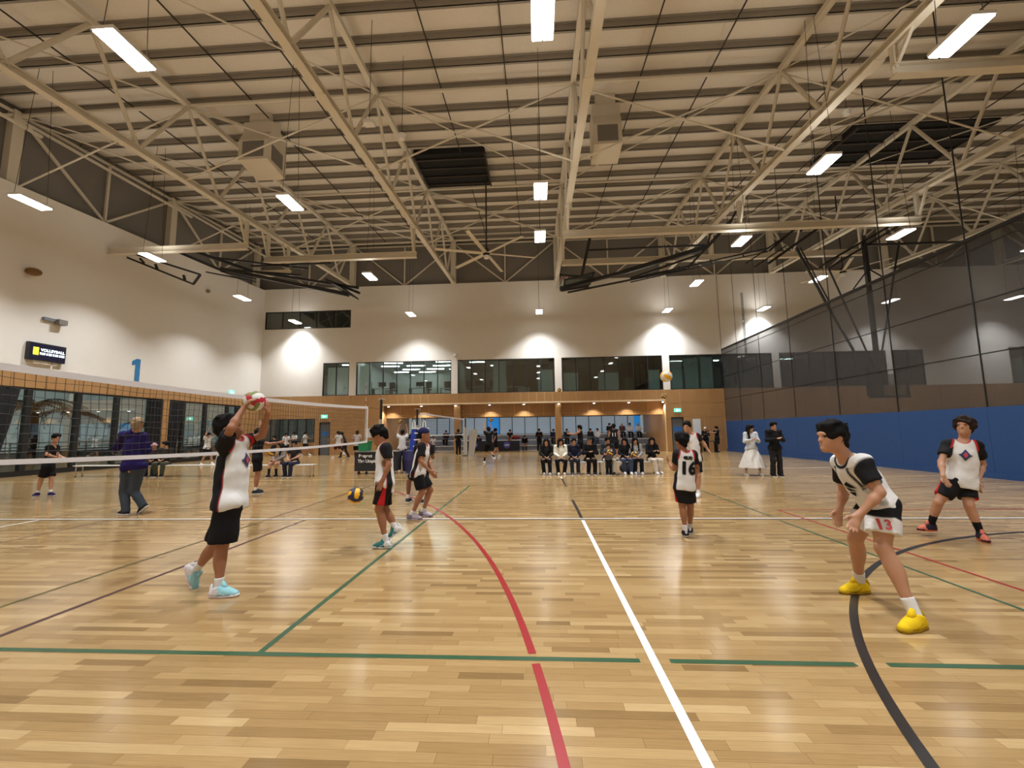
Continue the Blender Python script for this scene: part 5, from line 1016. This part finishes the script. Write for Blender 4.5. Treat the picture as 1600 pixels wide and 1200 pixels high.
# crouching player
y0 = 7.85
J = dict(head=q(692, 208, y0), shR=q(668, 300, y0-.15), shL=q(712, 300, y0+.17), elR=q(672, 428, y0-.22), wrR=q(738, 500, y0-.18), elL=q(728, 410, y0+.22), wrL=q(762, 500, y0+.12), hipR=q(635, 520, y0-.08), hipL=q(650, 518, y0+.1), knR=q(678, 672, y0-.1), knL=q(742, 655, y0+.12), anR=plant(q(588, 850, y0-.08), .08), anL=plant(q(682, 800, y0+.22), .08), toeR=V3(1, .05, 0), toeL=V3(1, -.1, 0), face=V3(1, -.05, 0), curl=.5)
person('player in navy headwear crouching side-on right behind the walking player', J, dict(s=1.0, skin='b', hair='beanie', capc=srgb(34, 36, 78), sl=.85, shoe=srgb(186, 176, 190), shoe2=srgb(120, 112, 128), sole=srgb(200, 190, 205), seed=6, loose=1.05), .014)
# player mostly hidden behind him
p = atz(649, 785); J = pose('wide', (p[0], p[1], 0), 5, 1.55, 'front', .12); J = {k: (v+V3(.14, 0, -.05) if k[:2] in ('hi', 'sh', 'el', 'wr', 'he') else v) for k, v in J.items()}; person('player in dark shoes mostly hidden behind the crouching player', J, dict(s=1., skin='c', shoe=srgb(50, 50, 60), seed=8), .022)
# boy with number 16
q = PZ(1010, 640, .175); y0 = 6.55
J = dict(head=q(312, 276, y0), shL=q(272, 400, y0), shR=q(420, 402, y0), elL=q(246, 528, y0+.08), wrL=q(200, 478, y0+.26), elR=q(452, 520, y0+.08), wrR=q(440, 600, y0+.22), hipL=q(308, 690, y0), hipR=q(372, 690, y0), knL=q(318, 850, y0+.03), knR=q(392, 850, y0+.04), anL=plant(q(346, 1040, y0+.02), .075), anR=plant(q(386, 1040, y0+.2), .075), toeL=V3(.15, 1, 0), toeR=V3(.25, 1, 0), face=V3(-.3, 1, .05), handL=V3(-.2, .2, 1), curl=.4)
r, I = person('boy seen from behind wearing the number 16 shirt', J, dict(s=.88, hs=1.04, skin='b', stripe=RED, sl=.84, shoe=srgb(30, 32, 40), sole=(.6, .6, .62), seed=9, sockh=.11, loose=1.06, len=-.03, fat=1.06), .0115)
bk = -I['fw']; xa = I['lf']*-1; M_NUM = cloth((.012, .012, .014)); c0 = I['pel']+(I['sh']-I['pel'])*.64
v, f = text2d('16', .24, .012); decal(I, 'top', 'shirt_number', M_NUM, v, f, c0-I['up']*.03+xa*.012, xa, I['up'])
v, f = text2d('GUO', .055, .006); decal(I, 'top', 'shirt_name', M_NUM, v, f, c0+I['up']*.125+xa*.01, xa, I['up'])
# player behind the boy
y0 = 10.4
J = dict(head=q(362, 155, y0), shR=q(372, 228, y0+.08), shL=q(458, 238, y0-.05), elR=q(345, 300, y0-.12), wrR=q(345, 380, y0-.2), elL=q(512, 300, y0-.05), wrL=q(552, 362, y0-.1), hipR=q(405, 430, y0), hipL=q(450, 430, y0+.02), knR=q(400, 590, y0-.05), knL=q(465, 590, y0-.1), anR=plant(q(420, 735, y0), .08), anL=plant(q(462, 735, y0-.1), .08), toeR=V3(-.6, -.8, 0), toeL=V3(-.5, -.85, 0), face=V3(-.55, -.8, 0))
person('player facing the camera behind the number 16 boy, one arm swung out', J, dict(s=1.0, skin='a', sl=.8, shoe=(.75, .75, .75), seed=10), .0155)
# player 13 crouching at right
q = PZ(1250, 640, .3); y0 = 4.0
J = dict(head=q(165, 142, y0-.02), shL=q(328, 282, y0-.16), shR=q(205, 275, y0+.18), elL=q(415, 432, y0-.26), wrL=q(305, 552, y0-.25), elR=q(228, 430, y0+.27), wrR=q(205, 520, y0+.24), hipL=q(432, 500, y0-.10), hipR=q(395, 492, y0+.10), knL=q(432, 722, y0-.18), knR=q(288, 672, y0+.2), anL=plant(q(600, 1030, 3.66), .085), anR=plant(q(312, 905, 4.4), .085), toeL=V3(-.93, -.4, 0), toeR=V3(-1, -.15, 0), face=V3(-1, -.12, -.05), hup=V3(-.15, 0, 1), handL=V3(-.6, -.1, -.8), handR=V3(-.3, 0, -1), curl=.55)
r, I = person('player in white sleeveless top and number 13 shorts crouching in yellow shoes', J, dict(s=1.08, hs=.98, skin='a', top='bball', bc=WHT, yoke=BLK, sl=.68, flare=1.15, shoe=srgb(228, 192, 32), sole=srgb(170, 136, 28), lace=srgb(228, 192, 32), seed=12, sockh=.13, fat=.98, len=-.07), .0105)
n3 = V3(-.15, -1, 0); xa = nrm(V3(1, -.15, 0)); hp = J['hipL']+(J['knL']-J['hipL'])*.5
v, f = text2d('13', .105, .003); decal(I, 'bot', 'shorts_number', mat('number_red', srgb(196, 70, 70), .7, noise=.1), v, f, hp+V3(-.05, 0, .035), xa, nrm(V3(0, 0, 1)))
xc = nrm(np.cross(I['up'], I['fw'])); xc = I['lf']; cc = I['chest']-I['up']*.06+I['lf']*.03
for pts in ([(-.09, .05), (0, .11), (.09, .0), (-.02, .03)], [(-.10, .03), (-.02, .01), (.08, -.03), (-.03, -.03)], [(-.06, -.05), (.05, -.05), (.02, -.12)]):
    v, f = poly2d([(a*.62, b_*.62) for a, b_ in pts]); decal(I, 'top', 'chest_emblem', M_NUM, v, f, cc, xc, I['up'])
# player at far right
q = PZ(1390, 630, .2); y0 = 6.5
J = dict(head=q(582, 182, y0-.02), shR=q(452, 318, y0+.07), shL=q(690, 335, y0-.07), elR=q(402, 458, y0-.02), wrR=q(418, 570, y0-.16), elL=q(728, 478, y0+.05), wrL=q(692, 612, y0-.08), hipR=q(505, 610, y0), hipL=q(592, 612, y0+.03), knR=q(380, 775, y0+.02), knL=q(622, 800, y0-.08), anR=q(318, 935, y0+.15), anL=plant(q(712, 1010, y0-.12), .085), toeR=V3(-1, -.1, .05), toeL=V3(-.45, -.9, 0), face=V3(-.8, -.55, .12), handR=V3(.15, -.3, -1), palmR=V3(0, 1, -.2), handL=V3(-.2, -.2, -1), curl=.3)
J['anR'][2] = .14
r, I = person('player in white shirt and black shorts looking left before the blue padding', J, dict(s=1.02, skin='a', hair='curly', hc='n', stripe=RED, sl=.72, sock=BLK, sockh=.16, shoe=srgb(196, 110, 90), shoe2=srgb(36, 32, 46), shoex=.11, sole=srgb(214, 104, 74), seed=14, fat=1.05, loose=1.18), .0115)
star(I, .75)
# ---- everyone else
def someone(label, px, py, deg, st, kind='stand', arms='side', h=1.7, vox=.024, z=0., lean=0., y=None, group=None, jit=0):
    p = atz(px, py, z) if y is None else aty(px, py, y); b = (p[0], p[1], z); s_ = dict(st); s_.setdefault('s', h/1.7); s_['z0'] = z
    return person(label, pose(kind, b, deg, h, arms, lean, jit), s_, vox, group)
TEE = dict(top='tee', tc=BLK); JEAN = srgb(52, 62, 80)
q = PZ(30, 640, .15); y0 = 8.3
J = dict(head=q(1230, 155, y0), shL=q(1080, 268, y0+.02), shR=q(1300, 275, y0+.05), elL=q(1020, 400, y0+.15), wrL=q(1000, 440, y0+.38), elR=q(1335, 430, y0+.1), wrR=q(1270, 480, y0+.35), hipL=q(1140, 590, y0), hipR=q(1250, 590, y0+.02), knL=q(1095, 850, y0+.05), knR=q(1195, 850, y0+.1), anL=plant(q(1110, 1060, y0), .085), anR=q(1290, 1000, y0+.1), toeL=V3(-1, .2, 0), toeR=V3(-.75, .1, -.6), soleR=V3(-.6, 0, .75), face=V3(-.5, 1, .1))
person('man in purple jacket and jeans walking away on the left', J, dict(s=1.06, top='jacket', tc=srgb(34, 25, 78), bot='pants', bc=srgb(62, 70, 80), hc='g', shoe=srgb(36, 36, 42), seed=15, fat=1.12, hood=True), .016)
q = PZ(30, 640, .15); y0 = 10.95
J = dict(head=q(385, 295, y0), shR=q(300, 395, y0-.14), shL=q(390, 390, y0+.16), elR=q(285, 470, y0-.18), wrR=q(385, 492, y0-.2), elL=q(400, 470, y0+.15), wrL=q(450, 495, y0), hipR=q(290, 590, y0-.08), hipL=q(320, 590, y0+.08), knR=q(235, 715, y0-.05), knL=q(340, 715, y0+.05), anR=plant(q(190, 880, y0-.05), .08), anL=plant(q(325, 880, y0), .08), toeR=V3(.3, -.8, 0), toeL=V3(1, -.15, 0), face=V3(1, -.2, -.15))
person('boy in black shirt and shorts waiting left of the purple jacket', J, dict(s=.9, hs=1.0, top='tee', tc=BLK, shoe=srgb(44, 34, 80), seed=16, sl=.85), .018)
someone('player in black with the ball partly hidden behind the setter', 399, 771, 60, dict(top='tee', tc=BLK, skin='b', shoe=srgb(40, 42, 50)), 'stand', 'reach', 1.72, .02)
ball(aty(426, 707, 11.3), 'yellow volleyball held out behind the setter')
someone('woman in white top and long white pleated skirt standing by the blue padding', 1177, 743, 180, dict(top='long', tc=srgb(196, 200, 204), bot='skirt', bc=(.72, .71, .68), hair='long', hemz=.27, shoe=(.75, .74, .72), skin='a', loose=.95), 'wide', 'front', 1.66, .019, jit=2)
someone('man in black jacket standing beside the woman in the white skirt', 1214, 744.5, 180, dict(top='jacket', tc=BLK, bot='pants', bc=(.02, .02, .022), flare=1.2, shoe=BLK), 'stand', 'clasp', 1.74, .019)
BR = 'spectators on the centre bench'; YS = 15.95
def sitter(label, px, st, arms='lap', h=1.65, deg=180, y=YS, jit=0, lean=0., z=0., vox=.024, group=BR): return someone(label, px, 715, deg, st, 'sit', arms, h, vox, z, lean, y, group, jit)
P_ = dict(bot='pants')
sitter('woman all in black at the left end of the centre bench', 854, dict(P_, top='long', tc=(.014, .013, .012), bc=BLK, hair='long', shoe=(.4, .4, .4)), jit=1)
sitter('woman in cream hoodie on the centre bench', 876, dict(P_, top='jacket', tc=srgb(226, 222, 204), bc=BLK, hair='bob', shoe=(.7, .7, .68), hood=True), jit=2)
sitter('man in navy jumper with crossed hands on the centre bench', 897, dict(P_, top='long', tc=srgb(28, 30, 48), bc=srgb(40, 42, 52), shoe=srgb(70, 70, 74)), jit=3)
sitter('man in black coat and flat cap on the centre bench', 922, dict(P_, top='jacket', tc=BLK, bc=BLK, hair='cap', capc=srgb(36, 36, 34), shoe=BLK), 'clasp', 1.75, jit=4)
sitter('man in grey jacket and pale trousers behind the child', 950, dict(P_, top='jacket', tc=srgb(44, 46, 50), bc=srgb(190, 186, 176), shoe=srgb(40, 34, 30)), jit=5, h=1.72)
p = aty(951, 735, 15.45); person('small child standing with a ball before the grey jacketed man', pose('stand', (p[0], 15.4, 0), 180, 1.05, 'front'), dict(s=.64, hs=1.25, top='tee', tc=srgb(84, 84, 92), bot='pants', bc=BLK), .02)
ball(aty(953, 707, 15.2), 'yellow volleyball held by the small child')
sitter('woman with long dark hair and blue jeans on the centre bench', 977, dict(P_, top='long', tc=BLK, bc=srgb(62, 76, 104), hair='long', shoe=(.7, .7, .7)), jit=6)
sitter('woman in open black jacket with a ball on her lap on the centre bench', 993, dict(P_, top='long', tc=srgb(150, 150, 150), bc=BLK, hair='long', shoe=(.72, .72, .7)), jit=7)
ball(aty(991, 710, 15.42), 'yellow volleyball on the lap of the woman on the centre bench')
sitter('woman in black hoodie and white trousers at the right end of the bench', 1019, dict(P_, top='jacket', tc=BLK, bc=srgb(214, 206, 194), hair='long', shoe=(.72, .72, .7), hood=True), 'front', jit=8, deg=165)
G2 = 'people at the left side benches'
sitter('girl in grey knitwear and black boots on the left bench', 437, dict(top='long', tc=srgb(140, 132, 124), bot='shorts', bc=srgb(70, 50, 44), sl=.6, sock=BLK, sockh=.26, hair='long', shoe=BLK), y=15.9, group=G2, jit=9)
sitter('man in black vest and jeans on the left bench', 460, dict(P_, top='tee', tc=srgb(40, 40, 42), bc=srgb(42, 50, 70), shoe=BLK), y=15.9, group=G2, jit=10, h=1.75)
sitter('woman in pink scarf sitting before the black drapes', 240, dict(P_, top='jacket', tc=srgb(60, 50, 56), bc=srgb(48, 46, 48), hair='hat', capc=srgb(196, 150, 160)), y=16.3, group=G2, jit=11, deg=150)
sitter('man in dark green jacket sitting before the black drapes', 258, dict(P_, top='jacket', tc=srgb(52, 50, 42), bc=srgb(72, 78, 66), shoe=BLK), y=16.3, group=G2, jit=12, deg=160, h=1.78)
G3 = 'players on the far courts'; WJ = dict(top='tee', tc=(.7, .7, .7), bc=BLK, shoe=(.7, .7, .7))
someone('player in white shirt reaching up by the left glazing', 322, 727, 100, WJ, 'walk', 'up', 1.7, .03, group=G3)
someone('white shirted player standing left in the far left group', 446, 714, 150, WJ, 'stand', 'side', 1.65, .03, group=G3)
someone('white shirted player in the middle of the far left group', 459, 713, 200, WJ, 'stand', 'front', 1.72, .03, group=G3)
someone('white shirted player stepping right in the far left group', 476, 712, 80, WJ, 'walk', 'swing', 1.75, .03, group=G3)
someone('person in black with bushy hair before the far left group', 427, 722, 180, dict(TEE, hair='curly'), 'stand', 'side', 1.5, .03, group=G3)
someone('player in white running left past the left grey door', 528, 716, 290, dict(WJ, bc=srgb(70, 30, 36)), 'run', 'swing', 1.72, .03, group=G3)
someone('person in dark brown bending beside the running player', 539, 715, 250, dict(TEE, tc=srgb(48, 36, 36), bot='pants', bc=srgb(46, 40, 44)), 'walk', 'front', 1.7, .03, lean=.18, group=G3)
someone('player in patterned white shirt left of the ball cart', 557, 719, 340, dict(WJ, tc=srgb(190, 180, 180)), 'walk', 'front', 1.72, .03, group=G3)
someone('player in white with raised arms left of the blue referee stand', 628, 733, 350, WJ, 'stand', 'up', 1.68, .026, group=G3)
someone('player in dark kit between the referee stand and the crouching player', 646, 727, 20, dict(TEE), 'stand', 'side', 1.75, .028, group=G3)
someone('person in black trousers at the far net post', 716, 711, 10, dict(top='long', tc=BLK, bot='pants', bc=BLK), 'stand', 'front', 1.75, .03, group=G3)
someone('player in black with white shoes leaping for the ball on the far court', 764, 724, 330, dict(TEE, shoe=(.75, .75, .75), sock=BLK, sockh=.25), 'run', 'up', 1.78, .026, group=G3)
someone('player in black stepping right behind the leaping player', 774, 714, 60, dict(TEE, shoe=(.75, .75, .75)), 'walk', 'swing', 1.76, .03, group=G3)
someone('bare armed player in black tank top passing behind the bench', 908, 721, 290, dict(top='tank', tc=BLK), 'walk', 'reach', 1.82, .026, group=G3)
r, I = someone('tall player in black numbered shirt behind the bench', 961, 721, 10, dict(top='tank', tc=(.012, .013, .018)), 'stand', 'side', 1.86, .024, group=G3)
v, f = text2d('11', .26, .004); decal(I, 'top', 'shirt_number', M_SIGN, v, f, I['pel']+(I['sh']-I['pel'])*.62, -I['lf'], I['up'])
someone('person in black with white cap at the right plywood wall', 1104, 706, 200, dict(top='long', tc=BLK, bot='pants', bc=BLK, hair='cap', capc=(.6, .6, .58)), 'stand', 'front', 1.68, .03, group=G3)
someone('person in black dress at the curtain corner', 1122, 706.5, 260, dict(top='tee', tc=BLK, bot='shorts', bc=BLK, sl=.9), 'stand', 'reach', 1.72, .03, group=G3)
o = part('side_table', M_BLACK, None, lambda b: (b.box((10.9, 29.6, .72), (12.1, 30.2, .76)), b.box((10.95, 29.65, 0), (11.0, 30.15, .72)), b.box((12.0, 29.65, 0), (12.05, 30.15, .72)))); tag(o, 'black side table at the right plywood wall', 'table')
G4 = 'people sitting on the recess tiers'
def tier(label, px, k, st, arms='lap', h=1.68, deg=180, jit=0, lean=0.): return someone(label, px, 690, deg, st, 'sit', arms, h, .034, .44*k, lean, 35.72+.85*k, G4, jit)
DK = dict(P_, top='jacket', tc=(.016, .016, .02), bc=BLK)
tier('person in white shirt on the recess tiers left of the far net', 677, 0, dict(P_, top='tee', tc=(.7, .7, .7), bc=BLK), jit=1); tier('person in dark clothes beside the far net on the tiers', 697, 1, DK, jit=2)
tier('person in dark clothes behind the left barrier board', 748, 0, DK, jit=3); tier('person in red shorts behind the right barrier board', 797, 1, dict(top='tee', tc=BLK, bot='shorts', bc=srgb(120, 30, 30)), jit=4)
tier('person in black leaning forward on the tiers', 820, 0, dict(P_, top='jacket', tc=BLK, bc=srgb(54, 56, 60)), jit=5, lean=.2); tier('person in navy jacket left of the second plywood column', 865, 1, dict(DK, tc=srgb(34, 42, 60)), jit=6)
tier('person in black right of the second plywood column', 886, 1, DK, jit=7); tier('person in white top and jeans on the tiers', 934, 1, dict(P_, top='long', tc=(.7, .7, .7), bc=srgb(66, 84, 112)), jit=8, deg=200); tier('person in black beside the white topped one on the tiers', 923, 1, DK, jit=9)
tier('person in black behind the numbered player on the tiers', 953, 2, DK, jit=10); tier('person with white cap on the upper tier', 973, 2, dict(DK, tc=srgb(90, 60, 62), hair='cap', capc=(.6, .6, .6)), jit=11); tier('person in white hooded top on the upper tier', 985, 2, dict(DK, tc=(.66, .66, .66)), jit=12); tier('person in white shirt and cap on the upper tier', 998, 2, dict(DK, tc=(.68, .68, .7), hair='cap', capc=(.55, .53, .5)), jit=13)
someone('person in dark clothes standing before the tiers', 843, 705.5, 180, dict(DK), 'stand', 'front', 1.74, .034, group=G4); someone('person with white shirt standing at the blue lit pane', 1022, 690, 200, dict(P_, top='tee', tc=(.6, .6, .62), bc=BLK, hair='cap', capc=srgb(34, 40, 60)), 'stand', 'up', 1.6, .034, z=.88, y=37.0, group=G4)
o = part('sports_bag', mat('red_bag', srgb(130, 36, 34), .7, noise=.15), None, lambda b: b.sphere((aty(806, 690, 36.7)[0], 36.7, 1.06), .3, 14, 10, (1.3, .8, .6))); tag(o, 'red sports bag lying on the recess tiers', 'bag')
o = part('sports_bag', mat('black_bag', (.02, .02, .022), .7, noise=.2), None, lambda b: b.sphere((aty(983, 725, 15.6)[0], 15.75, .2), .25, 14, 10, (1.3, .8, .8))); tag(o, 'black sports bag under the centre bench', 'bag')
# office furniture behind the upper windows
M_DESK = mat('desk_white', (.5, .52, .5), .6, noise=.05)
for k, (x, y) in enumerate(((-12.4, 33.4), (-9.4, 33.6), (-7.2, 34), (-4.6, 33.5), (-1.8, 34))):
    r = empty('desk', (x, y, 4.4), '%s office desk behind the upper windows counted from the left' % ['first', 'second', 'third', 'fourth', 'fifth'][k], 'desk', 'office desks')
    part('desk_top', M_DESK, r, lambda b: b.box((x-.8, y-.35, 5.12), (x+.8, y+.35, 5.16)))
    for e in (-.75, .75): part('leg', M_BLACK, r, lambda b: b.box((x+e-.03, y-.3, 4.4), (x+e+.03, y+.3, 5.12)))
    part('monitor', M_BLACK, r, lambda b: (b.box((x-.3, y-.02, 5.3), (x+.3, y+.02, 5.65)), b.box((x-.04, y-.02, 5.16), (x+.04, y+.02, 5.3))))
    part('pedestal', M_DESK, r, lambda b: b.box((x+.3, y-.3, 4.4), (x+.7, y+.3, 5.0)))

M_CHR = mat('office_chair_black', (.03, .03, .032), .6, noise=.1); M_CAB = mat('office_cabinet', srgb(170, 180, 176), .6, noise=.04)
for k, (x, y) in enumerate(((-13.0, 32.4), (-11.2, 32.6), (-8.3, 32.5), (-6.9, 32.7), (-5.2, 32.5), (-3.4, 32.6))):
    r = empty('office_chair', (x, y, 4.4), '%s black office chair behind the upper windows counted from the left' % ['first', 'second', 'third', 'fourth', 'fifth', 'sixth'][k], 'chair', 'office chairs')
    part('seat', M_CHR, r, lambda b: b.box((x-.24, y-.24, 4.84), (x+.24, y+.24, 4.92))); part('backrest', M_CHR, r, lambda b: b.box((x-.23, y-.28, 5.0), (x+.23, y-.22, 5.5))); part('stem', M_CHROME, r, lambda b: b.tube([(x, y, 4.45), (x, y, 4.85)], .03, 8))
    for j in range(5): part('foot', M_CHR, r, lambda b: b.bar((x, y, 4.46), (x+.28*math.cos(j*1.257), y+.28*math.sin(j*1.257), 4.43), .04))
for k, (x, y, h) in enumerate(((-10.3, 32.3, .9), (-7.7, 32.3, .6), (-2.6, 32.3, 1.1), (-.9, 32.2, .5), (7.2, 33.5, 1.2))):
    r = empty('office_cabinet', (x, y, 4.4), '%s pale cabinet behind the upper windows counted from the left' % ['first', 'second', 'third', 'fourth', 'fifth'][k], 'cabinet', 'office cabinets')
    part('body', M_CAB, r, lambda b: b.box((x-.35, y-.2, 4.4), (x+.35, y+.2, 4.4+h))); part('door', M_CAB, r, lambda b: b.box((x-.33, y-.22, 4.44), (x-.01, y-.2, 4.37+h))); part('door', M_CAB, r, lambda b: b.box((x+.01, y-.22, 4.44), (x+.33, y-.2, 4.37+h)))
